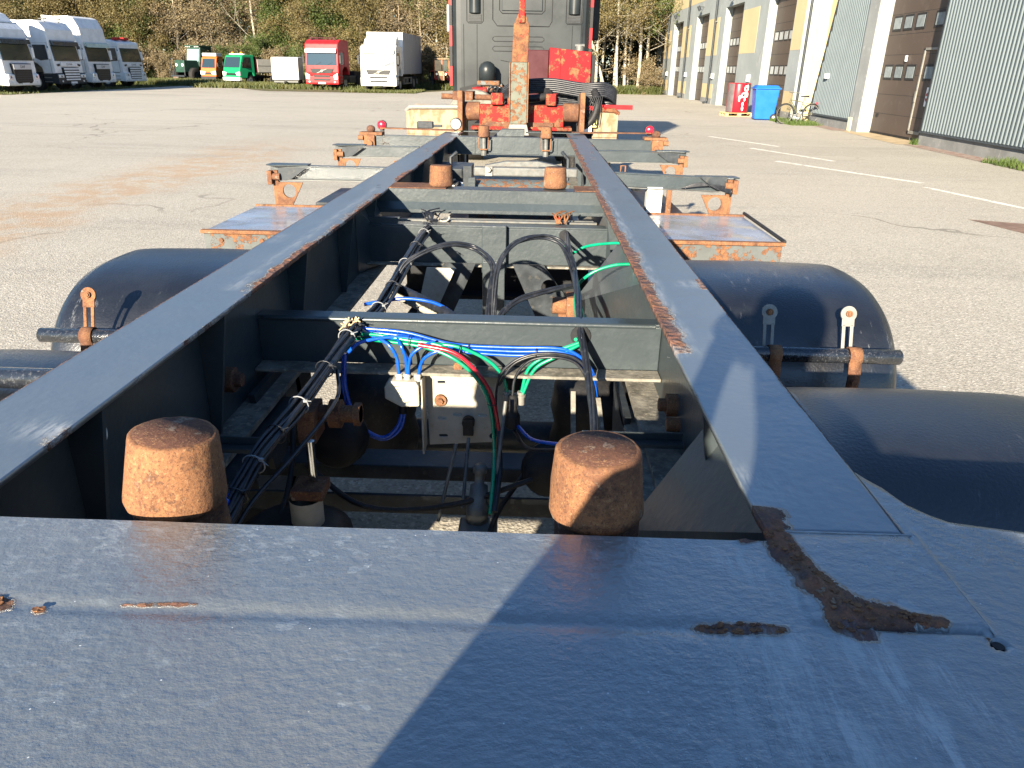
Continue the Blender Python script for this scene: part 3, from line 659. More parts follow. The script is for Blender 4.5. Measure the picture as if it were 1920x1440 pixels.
hs([(-.20, 1.74, -.155), (-.168, 1.722, -.168), (-.150, 1.72, -.200), (-.146, 1.72, -.245)], .0044, 'h_blue')
hs([(-.15, 1.74, -.155), (-.137, 1.720, -.170), (-.127, 1.720, -.201), (-.126, 1.720, -.242)], .0044, 'h_blue')
hs([(-.055, 1.735, -.160), (-.085, 1.718, -.168), (-.113, 1.715, -.193), (-.123, 1.717, -.242)], .0044, 'h_blue')
hs([(-.010, 1.73, -.172), (-.045, 1.718, -.178), (-.083, 1.72, -.203), (-.098, 1.722, -.250)], .0044, 'h_blue')
hs([(-.276, 1.700, -.184), (-.281, 1.704, -.284), (-.256, 1.708, -.378), (-.199, 1.712, -.422), (-.156, 1.716, -.391), (-.139, 1.720, -.335)], .0050, 'h_blue')
hs([(-.282, 1.706, -.19), (-.289, 1.710, -.29), (-.262, 1.714, -.385), (-.20, 1.716, -.430), (-.150, 1.72, -.40), (-.132, 1.722, -.335)], .0040, 'h_blue')
hs([(-.06, 1.735, -.165), (.010, 1.730, -.172), (.080, 1.730, -.205), (.116, 1.730, -.246), (.130, 1.733, -.294)], .0046, 'h_green')
hs([(.310, 1.745, -.155), (.241, 1.740, -.184), (.184, 1.740, -.226), (.166, 1.738, -.294)], .0046, 'h_green'); hs([(.312, 1.745, -.160), (.254, 1.735, -.190), (.199, 1.735, -.226), (.169, 1.730, -.294)], .0046, 'h_green')
gc = [(.104, 1.700, -.40), (.104, 1.720, -.264), (.141, 1.720, -.205), (.207, 1.720, -.179), (.287, 1.720, -.184), (.329, 1.720, -.221), (.349, 1.720, -.286), (.352, 1.73, -.34)]
hs(gc, .0036, 'cable', 'cable'); hs([(x+.004, y+.006, z-.006) for x, y, z in gc[1:]], .0036, 'cable', 'cable')
hs([(.143, 1.715, -.295), (.150, 1.722, -.245), (.185, 1.722, -.200), (.245, 1.715, -.186), (.30, 1.715, -.200), (.335, 1.72, -.25)], .0036, 'cable', 'cable')
hs([(.160, 1.700, -.373), (.199, 1.600, -.359), (.274, 1.500, -.319)], .0045, 'h_blue'); hs([(.151, 1.700, -.386), (.187, 1.600, -.382), (.272, 1.500, -.333)], .0045, 'cable', 'cable')
hs([(-.299, 1.680, -.191), (-.295, 1.510, -.185), (-.312, 1.340, -.200), (-.326, 1.170, -.212), (-.318, 1.000, -.215), (-.31, .80, -.23)], .0055, 'h_blue')
for P, nn in (([(-.249, 2.250, -.163), (-.209, 2.283, -.088), (-.102, 2.317, -.042), (-.003, 2.350, -.055), (.058, 2.267, -.086), (.059, 2.183, -.141), (.057, 2.100, -.200), (.06, 2.02, -.26)], 3),
              ([(.075, 2.05, -.26), (.073, 2.100, -.200), (.081, 2.171, -.079), (.121, 2.243, -.021), (.202, 2.314, -.006), (.270, 2.314, -.024), (.303, 2.243, -.066), (.322, 2.171, -.131), (.328, 2.100, -.196), (.33, 2.02, -.25)], 4),
              ([(.09, 1.95, -.19), (.101, 2.000, -.168), (.144, 2.050, -.139), (.237, 2.100, -.122), (.322, 2.150, -.115)], 3)):
    for k in range(nn): hs([(x+.006*cos(k*2.1+i*.5), y+.006*sin(k*2.1+i*.5), z+.005*sin(k*2.1+i*.7)) for i, (x, y, z) in enumerate(P)], .0042, 'cable', 'cable')
cor = spline([(-.249, 2.250, -.163), (-.146, 2.125, -.166), (-.036, 2.000, -.182), (.0, 1.9, -.21)], 24)
MB().tube(cor, [.0155 if i % 2 else .0132 for i in range(len(cor))], 12).build('corrugated_conduit', M['cable'], ROOT)
MB().tube([(x, y+.01, z-.03) for x, y, z in cor], .012, 10).build('conduit', M['bracket'], ROOT)
hs([(-.30, 2.04, -.16), (-.259, 2.050, -.154), (-.181, 2.050, -.142), (-.096, 2.050, -.153), (-.034, 2.050, -.190), (.0, 2.04, -.23)], .0052, 'h_blue')
hs([(.311, 2.90, -.15), (.311, 2.600, -.127), (.372, 2.550, -.084), (.466, 2.500, -.060), (.515, 2.47, -.06)], .0050, 'h_green'); hs([(.318, 1.95, -.21), (.321, 2.200, -.152), (.359, 2.200, -.096), (.433, 2.200, -.065), (.515, 2.2, -.06)], .0050, 'h_green')
hs([(.33, 2.2, -.16), (.332, 1.98, -.17), (.325, 1.84, -.165), (.300, 1.765, -.155)], .0050, 'h_green')
# main loom along the left (a dozen strands), small loom on the right
path = spline([(-.235, 3.10, -.12), (-.245, 2.917, -.12), (-.240, 2.45, -.125), (-.235, 1.968, -.14), (-.262, 1.79, -.145), (-.262, 1.708, -.135), (-.285, 1.387, -.170), (-.305, 1.165, -.190), (-.320, 1.015, -.235), (-.33, .80, -.27)], 10)
N = len(path)
for k in range(11):
    a0 = 2*pi*k/11; rr = .0145 if k else 0; tw = rnd.uniform(.02, .06); jj = rnd.uniform(0, 9)
    P = [p+Vector((rr*cos(a0+tw*i)+.0035*nz(i*.2, jj), 0, rr*sin(a0+tw*i)*.9+.0035*nz(jj, i*.2))) for i, p in enumerate(path)]
    MB().tube(P, rnd.choice((.0042, .0048, .0036)), 7).build('loom_cable', M['cable'], ROOT)
for i in list(range(6, N-4, 5)):
    p = path[i]; d = (path[i+1]-path[i-1]).normalized(); ax = MB.axes(d)
    b = MB(); b.tube([p+(ax[0]*cos(t)+ax[1]*sin(t))*.0205 for t in np.linspace(0, 2*pi, 17)], .0016, 5); b.box(p+Vector((.016, -.004, .012)), (.008, .006, .005)); b.tube([p+Vector((.016, -.004, .012)), p+Vector((.030, -.010, .012+rnd.uniform(-.01, .012)))], .0012, 4)
    b.build('cable_tie', M['tie'] if i % 2 else M['cable'], ROOT)
hs([(-.255, 1.55, -.17), (-.235, 1.45, -.20), (-.265, 1.25, -.225), (-.30, 1.08, -.245), (-.31, .9, -.29)], .0042, 'cable', 'cable')
pr = [(.316, 3.05, -.12), (.318, 2.950, -.124), (.315, 2.6, -.11), (.315, 2.290, -.094), (.313, 1.98, -.10), (.313, 1.83, -.125), (.313, 1.762, -.140), (.327, 1.604, -.205), (.327, 1.400, -.235), (.32, 1.2, -.30)]
for k in range(5): hs([(x+.006*cos(k*1.26+i), y, z+.006*sin(k*1.26+i)) for i, (x, y, z) in enumerate(pr)], .004, 'cable', 'loom_cable')
for (x, y, z, r_) in [(-.118, 1.735, -.163, .017), (.01, 1.722, -.182, .016), (.092, 1.69, -.305, .014), (.03, 1.745, -.18, .011), (.20, 1.73, -.183, .013), (.313, 1.75, -.146, .013)]:
    b = MB(); ax = (Vector((0, 1, 0)), Vector((0, 0, 1))) if r_ > .0141 or z > -.2 else (Vector((1, 0, 0)), Vector((0, 1, 0)))
    b.tube([Vector((x, y, z))+(ax[0]*cos(t)*.8+ax[1]*sin(t))*r_ for t in np.linspace(0, 2*pi, 15)], .0014, 5); b.build('cable_tie', M['cable'], ROOT)

# ------------------------------------------------------------------ guide cones
def cone(x, y, z, rb=.060, rt=.050, h=.085, lean=(0, 0), mat='rust', base=.14, bolt=False, nm='guide_cone'):
    seg = 48; prof = [(0, .0), (0, rb*.90), (h*.05, rb*.975), (h*.12, rb), (h*.5, (rb+rt)/2*1.005), (h*.90, rt*1.01), (h*.965, rt*.99), (h*.99, rt*.955), (h, rt*.90), (h*.996, rt*.5), (h*.994, 0)]
    b = MB(); b.lathe((x, y, z), (lean[0], lean[1], 1), prof, seg)
    b.v = [(vx+.0012*fb(vx*60, vy*60, vz*60), vy+.0012*fb(vz*60, vx*60, 5), vz+.0008*fb(vy*50, vx*50, 9)) for vx, vy, vz in b.v]
    o = b.build(nm, M[mat], ROOT)
    MB().lathe((x+lean[0]*h*.98, y+lean[1]*h*.98, z+h*.9985), (lean[0], lean[1], 1), [(0, 0), (.0006, rt*.86), (-.002, rt*.905)], 32).build('cone_top', M['rust_top'], o)
    if base: c = MB(); c.cyl((x+.006, y+.006, z-base), (x+.002, y+.002, z), rb*.93, rb*.90, 32); c.build('cone_stem', M['rust_dark'], o)
    if bolt:
        c = MB(); c.cyl((x, y, z-.10), (x, y, z), .018, k=14).cyl((x, y, z-.14), (x, y, z-.10), .024, k=8); c.build('spindle', M['galv'], o)
        c = MB(); c.tube([(x-.038, y-.03, z-.002), (x-.036, y-.03, z-.08), (x-.028, y-.03, z-.092), (x+.028, y-.03, z-.092), (x+.036, y-.03, z-.08), (x+.038, y-.03, z-.002)], .006, 6); c.build('yoke', M['rust'], o)
    return o
cone(-.235, .745, -.018, .058, .0495, .090, (.10, .05)); cone(.268, .748, -.018, .056, .0500, .086, (-.02, .0))
b = MB(); b.b2(-.519, .519, .695, .83, -.165, -.15).b2(-.519, .519, .69, .70, -.15, -.02); b.build('cross_beam', M['paint'], ROOT, .002)
cone(-.228, 3.335, .004, .053, .047, .088, base=0); cone(.275, 3.345, .004, .052, .047, .088, base=0)
cone(-.228, 6.14, .005, .047, .041, .085, (0, 0), 'rust_dark', 0, True); cone(.267, 6.14, .005, .047, .041, .085, (0, 0), 'rust', 0, True)

# ------------------------------------------------------------------ small stuff between rails further forward
b = MB(); b.b2(-.30, .36, 6.18, 6.20, -.125, .0).b2(-.52, .52, 6.18, 6.30, -.004, .002).b2(-.52, .52, 6.14, 6.2, -.13, -.124); b.b2(.36, .52, 6.18, 6.2, -.125, 0).b2(-.52, -.30, 6.18, 6.2, -.125, 0); b.build('cross_beam', M['paint'], ROOT, .002)
b = MB(); b.prism([(-.16, .003), (-.10, .05), (-.10, .055), (.09, .055), (.09, .003)], 'y', 6.30, 6.42); b.b2(-.42, .0, 6.45, 6.46, .02, .028); b.b2(.1, .55, 6.45, 6.46, .02, .028); b.build('front_bracket', M['paint'], ROOT, .002)
b = MB(); b.cyl((-.13, 4.1, -.19), (.37, 4.1, -.19), .13, k=32); b.build('air_tank', M['barrel_rust'], ROOT)
b = MB(); b.b2(-.155, .42, 4.20, 4.26, -.058, -.010); cb = b.build('channel_bar', M['galv'], ROOT, .008)
b = MB(); b.prism([(-.10, -.012), (.02, .012), (.20, .015), (.34, -.012)], 'y', 4.3, 4.36); b.build('arched_cover', M['galv'], cb)
for x in (-.07, .30): b = MB(); b.cyl((x, 4.20, -.02), (x, 4.17, -.02), .014, k=6).b2(x-.02, x+.02, 4.19, 4.20, -.055, -.005); b.build('bolt', M['alu'], cb)
b = MB(); b.b2(-.165, -.130, 3.98, 4.0, -.30, -.04); b.build('tank_strap', M['paint'], ROOT)
MB().tube([(-.37, 5.0, -.20), (-.37, 5.0, .02-.06), (-.33, 5.02, -.01)], .012, 8).build('hoop_pipe', M['dark_steel'], ROOT); MB().tube([(.40, 5.0, -.25), (.40, 5.0, -.04), (.36, 5.05, .0)], .012, 8).build('hoop_pipe', M['dark_steel'], ROOT)
b = MB()
for k in range(18):
    a0 = k*.35; b.tube([(-.17+.022*cos(a0+j)+.01*k/18-.03, 3.62+.02*sin(a0+j), -.09+.004*j+.004*k) for j in range(6)], .004, 5)
b.build('coiled_wire', M['cable'], ROOT)
b = MB(); b.b2(-.46, -.28, 4.9, 5.3, -.28, -.10); b.build('brake_chamber', M['dark_steel'], ROOT, .01); MB().b2(-.25, -.20, 4.6, 4.8, -.30, -.05).build('stay', M['dark_steel'], ROOT); MB().b2(-.31, -.17, 3.72, 3.76, -.055, -.035).build('pale_bar', M['white_dirty'], ROOT)
b = MB(); b.b2(-.50, .50, 3.7, 6.4, -.62, -.60).b2(-.48, .48, 3.8, 3.85, -.6, -.35); b.build('belly_plate', M['dark'], ROOT)
b = MB(); b.prism([(-.50, -.08), (-.36, -.08), (-.44, -.25), (-.50, -.25)], 'y', 3.0, 3.02); b.build('side_gusset', M['paint'], ROOT)

# ------------------------------------------------------------------ outriggers
def outrigger(sgn, y, z, xe, row):
    b = MB(); x0 = .605*sgn; x1 = xe*sgn; sl = 0
    if sgn > 0 and row == 1: sl = -.02
    b.bar((x0, y, z), (x1, y, z+sl), .045, .006).bar((x0, y-.02, z-.035), (x1-.0*sgn, y-.02, z-.035+sl), .004, .062); 
    o = b.build('outrigger', M['paint'], ROOT, .0015)
    c = MB(); c.bar((x0, y-.035, z-.068), (x1-.08*sgn, y-.035, z-.068+sl), .03, .005); c.build('lower_lip', M['galv'], o, .001)
    if row < 3:
        c = MB(); c.prism([(xe*sgn-.02*sgn, y-.06), (xe*sgn+.02*sgn, y-.03), (xe*sgn+.01*sgn, y+.05), (xe*sgn-.20*sgn, y+.05), (xe*sgn-.20*sgn, y-.02)], 'z', z+sl+.0035, z+sl+.009); c.build('end_plate', M['paint_old'], o)
        c = MB(); c.prism([(xe*sgn-.20*sgn, z-.005), (xe*sgn-.05*sgn, z-.005), (xe*sgn-.05*sgn, z-.075), (xe*sgn-.12*sgn, z-.06)], 'y', y-.055, y-.045); c.build('web_plate', M['dark_steel'], o)
        # hanging rusty lug with a round hole
        bm = bmesh.new(); xc = (xe-.10)*sgn; zz = z+sl-.08
        po = [(xc-.075, zz), (xc+.075, zz), (xc+.03*sgn+.035, zz-.13), (xc+.03*sgn-.035, zz-.13)]
        vo = [bm.verts.new((a, 0, c_)) for a, c_ in po]; vi = [bm.verts.new((xc+.036*cos(a), 0, zz-.045+.036*sin(a))) for a in np.linspace(0, 2*pi, 21)[:-1]]
        ee = [bm.edges.new((vo[i], vo[(i+1) % 4])) for i in range(4)]+[bm.edges.new((vi[i], vi[(i+1) % 20])) for i in range(20)]
        bmesh.ops.triangle_fill(bm, use_beauty=True, edges=ee); me = bpy.data.meshes.new('lug'); bm.to_mesh(me); bm.free(); me.materials.append(M['rust'])
        q = bpy.data.objects.new('lug', me); COL.objects.link(q); q.parent = o; q.location = (0, y-.045, 0); md = q.modifiers.new('t', 'SOLIDIFY'); md.thickness = .012; md.offset = 0
        c = MB(); c.b2((xe-.045)*sgn, (xe-.015)*sgn, y-.05, y-.02, z-.21, z-.02).cyl((xe*sgn-.01*sgn, y-.06, z-.05), (xe*sgn-.06*sgn, y-.06, z-.05), .018, k=10).b2((xe-.02)*sgn, (xe+.005)*sgn, y-.08, y-.03, z-.09, z-.02); c.build('latch', M['rust'], o, .003)
        for dx in (.42, .55) if row == 2 else (): 
            c = MB(); c.tube([((xe-dx)*sgn-.015, y-.05, z-.15), ((xe-dx)*sgn-.015, y-.05, z-.09), ((xe-dx)*sgn+.015, y-.05, z-.09), ((xe-dx)*sgn+.015, y-.05, z-.15)], .006, 6); c.build('shackle', M['rust'], o)
    return o
o1 = outrigger(-1, 4.04, -.005, 1.225, 1); outrigger(1, 4.02, -.002, 1.235, 1); outrigger(-1, 5.22, .0, 1.175, 2); outrigger(1, 5.22, .0, 1.20, 2)
b = MB()
for k in range(5): b.tube(spline([(.95, 3.97, -.07), (1.05, 3.96, -.055+.004*k), (1.15, 3.95, -.05-.006*k), (1.21, 3.95, -.075-.004*k), (1.20, 3.94, -.10)], 4), .003, 5)
b.build('loose_wire', M['cable'], ROOT)
for sgn in (-1, 1):
    b = MB(); b.b2(.603*sgn, 1.10*sgn, 6.2, 6.26, -.006, .0).b2(.603*sgn, 1.12*sgn, 6.2, 6.206, -.10, -.006); o = b.build('outrigger', M['paint_old'] if sgn < 0 else M['paint'], ROOT, .0015)
    b = MB(); b.b2(1.05*sgn, 1.235*sgn, 6.18, 6.30, .0, .022).b2(1.11*sgn, 1.20*sgn, 6.17, 6.2, -.10, 0); b.build('corner_lock', M['rust'], o, .004)
    b = MB(); b.lathe((1.145*sgn, 6.22, .022), (0, 0, 1), [(0, 0), (0, .028), (.02, .036), (.04, .030), (.05, .012), (.05, 0)], 16); b.build('twist_lock', M['rust_dark'], o)
    MB().cyl((1.20*sgn, 6.17, -.02), (1.24*sgn, 6.17, -.02), .02, k=10).build('lock_pin', M['rust'], o); MB().cyl((1.145*sgn, 6.15, -.06), (1.145*sgn, 6.2, -.06), .02, k=10).build('lock_pin', M['rust'], o)
    b = MB(); b.bar((.50*sgn, 6.62, .020), (1.18*sgn, 6.85, .012), .07, .010); b.build('top_strip', M['rust_dark'], ROOT)
    b = MB(); b.cyl((1.185*sgn, 6.90, .035), (1.185*sgn, 6.865, .035), .042, k=20); l = b.build('marker_lamp', M['rubber'], ROOT)
    b = MB(); b.lathe((1.185*sgn, 6.866, .035), (0, -1, 0), [(0, .036), (.006, .036), (.014, .028), (.018, .012), (.019, 0)], 20); b.build('red_lens', M['red_lamp'], l)
    b = MB(); b.b2(1.17*sgn, 1.20*sgn, 6.86, 6.90, -.08, .0); b.build('lamp_stalk', M['dark_steel'], l)
b = MB(); b.b2(-.86, -.72, 6.78, 6.86, .02, .075).b2(-.72, -.64, 6.8, 6.83, .03, .05); b.build('junction_box', M['dark_steel'], ROOT, .006)
b = MB(); b.cyl((-.52, 6.86, .06), (-.52, 6.80, .06), .050, k=20); wl = b.build('work_lamp', M['rubber'], ROOT); b = MB(); b.cyl((-.52, 6.80, .06), (-.52, 6.792, .06), .042, k=20); b.build('lamp_lens', M['lamp'], wl)
# side boxes -----------------------------------------------------------------------
for sgn in (-1, 1):
    b = MB(); b.b2(.66*sgn, 1.255*sgn, 3.17, 3.84, -.50, -.190); o = b.build('side_box', M['cream_box'], ROOT, .004)
    c = MB(); c.b2(.665*sgn, 1.250*sgn, 3.19, 3.83, -.1895, -.1855)
    c.build('lid_panel', M['lid'], o, .001)
    MB().b2(.66*sgn, 1.262*sgn, 3.155, 3.185, -.195, -.180).build('box_rim', M['rust'], o, .002); MB().b2(.66*sgn, 1.262*sgn, 3.835, 3.85, -.195, -.178).build('box_rim', M['rust'], o, .002)
    c = MB()
    for x in (.80, 1.0, 1.18): c.cyl((x*sgn, 3.172, -.225), (x*sgn, 3.164, -.225), .010, k=8)
    c.build('rivet', M['rust'], o)
    if sgn > 0: c = MB(); c.tube([(1.262, 3.17, -.178), (1.262, 3.85, -.172)], .008, 6); c.build('seal_strip', M['rubber'], o)
    b = MB(); b.b2(.64*sgn, .66*sgn, 3.9, 5.9, -.42, -.32).bar((1.22*sgn, 3.9, -.42), (.95*sgn, 5.9, -.32), .03, .05); b.build('side_guard', M['dark_steel'], ROOT)
b = MB(); b.b2(.78, .86, 3.98, 4.06, -.38, -.07); b.build('white_post', M['white_dirty'], ROOT, .004); b = MB(); b.b2(.88, .905, 3.96, 3.98, -.30, -.08); b.build('rusty_post', M['rust'], ROOT)
MB().b2(-.98, -.90, 3.95, 4.5, -.30, -.18).build('storage_rail', M['dark_steel'], ROOT, .005); MB().b2(.62, 1.1, 4.4, 5.5, -.6, -.30).build('storage_locker', M['dark_steel'], ROOT, .005)

# ------------------------------------------------------------------ mudguards, bars, wheels
def guard(sgn, yc, x0=.70, x1=1.275, L=1.0):
    """flat-topped plastic guard: rounded rear and front corners and rolled outer lip"""
    r = .31; z0 = -.13; pr = []
    ya, yb = yc-L/2, yc+L/2
    pr.append((ya-.0, z0-r-.28)); pr.append((ya, z0-r-.14))
    for i in range(41):
        a = pi-i*pi/40; e = 2/2.55; ca, sa = cos(a), max(0., sin(a)); pr.append((yc+L/2*math.copysign(abs(ca)**e, ca), z0-.40+.40*sa**e))
    pr.append((yb, z0-r-.28))
    cols = [(x0, -.05), (x0, 0), (x0+.012, .006), (x0+.03, .0), (x0+.08, .002), (.5*(x0+x1), .004), (x1-.10, .0), (x1-.05, -.003), (x1-.022, -.014), (x1-.006, -.032), (x1, -.06), (x1, -.085)]
    cols = [(a, b_) for a, b_ in cols]
    vs = []; cy = yc; cz = z0-.55
    for (y, z) in pr:
        # inward normal for lip offset
        for (x, off) in cols:
            d = Vector((0, cy-y, cz-z)); d.normalize(); q = Vector((x*sgn, y, z))-d*off
            vs.append(q)
    n = len(cols); fs = [(i*n+j, i*n+j+1, (i+1)*n+j+1, (i+1)*n+j) for i in range(len(pr)-1) for j in range(n-1)]
    b = MB(); b.add(vs, fs, True); o = b.build('mudguard', M['guard'], ROOT)
    md = o.modifiers.new('t', 'SOLIDIFY'); md.thickness = .005; md.offset = 0
    return o
G = {}
for sgn in (-1, 1):
    G[sgn, 1] = guard(sgn, 1.305 if sgn > 0 else 1.40, L=.73); G[sgn, 2] = guard(sgn, 2.445, x0=.66, L=.91)
def wheel(sgn, y):
    b = MB(); b.lathe((.74*sgn, y, -.78), (sgn, 0, 0), [(0, .28), (0, .42), (.03, .49), (.06, .51), (.40, .51), (.44, .49), (.47, .42), (.47, .28)], 40); o = b.build('wheel', M['tyre'], ROOT)
    c = MB(); c.lathe((.76*sgn, y, -.78), (sgn, 0, 0), [(.30, 0), (.30, .10), (.36, .12), (.40, .24), (.44, .29), (0, .29)], 24); c.build('rim', M['rim'], o)
for y in (1.305, 2.445): 
    for sgn in (-1, 1): wheel(sgn, y)
def bar_set(sgn, y, z, x1, clamps):
    b = MB(); b.lathe((.55*sgn, y, z), (sgn, 0, 0), [(0, 0), (0, .021), (x1-.55-.004, .021), (x1-.55, .017), (x1-.55, 0)], 20); o = b.build('guard_bar', M['black_bar'], ROOT)
    for (xc, mat) in clamps:
        c = MB(); arc = [(y-.026*cos(a), z+.026*sin(a)) for a in np.linspace(-.6, pi*.75, 14)]
        # strap wrapped round the bar, tail hanging down
        P = [(y-.030, z-.11), (y-.030, z-.045)]+arc; P2 = [(a-.0 if False else a, c_) for a, c_ in P]
        c.add([(xc+s_*.017, ya, za) for ya, za in P for s_ in (-1, 1)], [(2*i, 2*i+1, 2*i+3, 2*i+2) for i in range(len(P)-1)], True)
        q = c.build('clamp', M['rust_dark'] if mat == 'rust' else M['rust'], o); md = q.modifiers.new('t', 'SOLIDIFY'); md.thickness = .004
        c = MB(); c.cyl((xc, y-.031, z-.065), (xc, y-.042, z-.065), .009, k=6); c.build('clamp_bolt', M['rust'], q)
        # bracket: slotted strap bolted to the guard
        c = MB(); zt = z+.105; yt = y+.055; yb_ = y+.02
        base = Vector((xc-.012, yb_, z-.005)); top = Vector((xc-.012, yt, zt)); d = (top-base).normalized(); nrm = Vector((0, -d.z, d.y)).normalized()
        for s_ in (-1, 1): c.bar(base+Vector((.011*s_, 0, 0)), top+Vector((.011*s_, 0, 0))-d*.03, .009, .004, nrm)
        c.cyl(top-nrm*.002, top+nrm*.003, .022, k=20); c.bar(top-d*.035, top-d*.012, .034, .004, nrm)
        q2 = c.build('bracket', M['rust'] if mat == 'rust' else M['alu'], o, .0008)
        c = MB(); c.cyl(top+nrm*.003, top+nrm*.009, .0095, k=8); c.cyl(top+nrm*.008, top+nrm*.012, .006, k=12); c.build('bracket_bolt', M['rust'], q2)
        c = MB()
        for s_ in (-1, 1): c.bar((xc-.004+.012*s_, y-.022, z-.10), (xc+.002+.012*s_, y-.022, z-.33), .008, .004, (0, 1, 0))
        c.build('lower_strap', M['alu'] if mat != 'rust' else M['rust'], o)
    return o
bar_set(1, 1.945, -.245, 1.215, [(.865, 'alu'), (1.085, 'alu')]); bar_set(-1, 1.945, -.245, 1.215, [(-1.072, 'rust')])
def low_bar():
    b = MB(); b.cyl((-1.28, .93, -.09), (-.60, .93, -.09), .020, k=16); o = b.build('guard_bar', M['black_bar'], ROOT)
b = MB(); b.lathe((-.60, 1.30, -.103), (-1, 0, 0), [(0, .021), (.62, .021), (.62, 0)], 16); nb = b.build('guard_bar', M['black_bar'], ROOT)
b = MB(); b.cyl((-.955, 1.30, -.103), (-.99, 1.30, -.103), .026, k=16); b.build('clamp', M['rust'], nb)

# ================================================================== HOOK-LIFT TRUCK AHEAD
TR = thing('hook_lift_truck', 'dark grey cabbed hook truck with flaking red lift gear coupled ahead of the trailer', 'truck', (-.11, 9.0, 0), rz=R(.3))
# local: x right, y forward, z up from ground. tail at y=0.2, cab back at y=5.6
zc = 1.15
def tz(z): return z
b = MB()
# cab shell: rear wall with rounded vertical corners
cab = MB(); prof = []
W2 = 1.24; yb_, yf_ = 5.55, 7.75
corner = [(-W2+.0, yf_), (-W2, yb_+.16), (-W2+.03, yb_+.07), (-W2+.09, yb_+.015), (-W2+.17, yb_), (W2-.17, yb_), (W2-.09, yb_+.015), (W2-.03, yb_+.07), (W2, yb_+.16), (W2, yf_)]
cab.prism(corner, 'z', 1.30, 4.05); cab = cab.build('cab', M['cab_grey'], TR, .02)
# raised/pressed details of the rear wall
def frame_line(pts, r=.008, mat='grille', nm='pressed_seam'):
    return MB().tube([(x, yb_-.004, z) for x, z in pts], r, 6).build(nm, M[mat], cab)
def rr(x0, x1, z0, z1, c=.05): return [(x0+c, z0), (x1-c, z0), (x1, z0+c), (x1, z1-c), (x1-c, z1), (x0+c, z1), (x0, z1-c), (x0, z0+c), (x0+c, z0)]
frame_line(rr(-.38, .42, 2.62, 3.5)); frame_line([(-.50, 3.6), (-.50, 2.52), (-.42, 2.42), (.50, 2.42), (.55, 2.50), (.55, 3.6)]); 
for z in (2.22, 2.06): frame_line(rr(-.50, .42, z-.05, z+.03, .03), .006)
frame_line([(-.35, 1.86), (.0, 1.80), (.30, 1.80)], .006)
b = MB(); b.b2(-.34, .38, yb_-.02, yb_, 2.66, 3.46); b.build('rear_panel', M['cab_grey'], cab, .015)
for x0, x1 in ((-.93, -.70), (.83, 1.06)):
    frame_line(rr(x0-.03, x1+.03, 2.46, 4.0, .03), .007)
    b = MB(); b.lathe(((x0+x1)/2, yb_+.02, 2.62), (0, 0, 1), [(0, .105), (1.3, .105)], 20); b.build('corner_duct', M['cab_grey'], cab)
    b = MB(); b.b2(x0, x1, yb_-.012, yb_-.0, 2.48, 2.60); v = b.build('vent', M['grille'], cab)
    b = MB()
    for k in range(5): b.b2(x0+.01, x1-.01, yb_-.018, yb_-.012, 2.49+k*.022, 2.50+k*.022)
    b.build('vent_slat', M['dark_steel'], v)
for x in (-.78, -1.02, 1.10, .92): frame_line([(x, 1.32), (x, 2.44)], .005)
for sgn, x in ((-1, -1.255), (1, 1.255)):
    for k in range(8):
        b = MB(); b.b2(x-.025, x+.025, yb_+.02, yb_+.06, 1.42+k*.33, 1.42+(k+1)*.33-.003); b.build('red_edge_strip' if k % 2 == 0 else 'grey_edge_strip', M['red_cab'] if k % 2 == 0 else M['rubber'], cab)
b = MB(); b.b2(-1.47, -1.30, 6.9, 7.0, 2.35, 2.85).b2(-1.50, -1.32, 6.9, 7.0, 2.93, 3.2); mi = b.build('mirror', M['alu'], cab, .035, 3)
b = MB(); b.b2(1.30, 1.50, 6.9, 7.0, 2.25, 3.1); b.build('mirror', M['grille'], cab, .035, 3)
# black arch cut-outs behind the cab, chassis, engine bay dark
b = MB(); b.prism([(-1.1, 1.30), (-1.1, 1.38), (-.62, 1.50), (-.45, 1.50), (-.10, 1.30)], 'y', yb_-.012, yb_-.003); b.prism([(-.20, 1.30), (-.22, 1.55), (-.10, 1.70), (.10, 1.70), (.2, 1.6), (.2, 1.30)], 'y', yb_-.014, yb_-.003); b.build('engine_bay_opening', M['dark'], cab)
b = MB(); b.b2(-1.1, 1.1, 5.6, 7.6, .5, 1.299); b.build('engine_bay', M['dark'], TR)
MB().b2(-.45, -.37, .4, 7.2, .85, 1.12).build('chassis_rail', M['dark'], TR); MB().b2(.37, .45, .4, 7.2, .85, 1.12).build('chassis_rail', M['dark'], TR)
b = MB(); b.lathe((-.58, 5.3, 1.52), (0, 0, 1), [(0, 0), (0, .15), (.20, .15), (.27, .12), (.31, .06), (.32, 0)], 24); b.build('air_filter', M['cab_grey'], TR)
b = MB(); b.b2(-.75, -.35, 5.1, 5.45, 1.44, 1.52).cyl((-.72, 5.2, 1.35), (-.3, 5.2, 1.42), .06, k=10); b.build('filter_tray', M['rust_paint'], TR, .02)
b = MB()
for k in range(9): b.tube(spline([(-.6+.09*k, 5.0, 1.20+.03*(k % 3)), (-.5+.08*k, 4.9, 1.42), (-.35+.06*k, 5.0, 1.35-.02*k), (-.1, 5.2, 1.25)], 4), .022, 6)
b.build('engine_hose', M['cable'], TR)
b = MB(); b.bar((-.70, 4.8, 1.42), (-.42, 4.6, 1.02), .18, .04).bar((-.5, 4.7, 1.25), (-.2, 4.6, .98), .06, .10).b2(-.80, -.55, 4.6, 4.7, 1.28, 1.42); b.build('red_linkage', M['red_steel'], TR, .01)
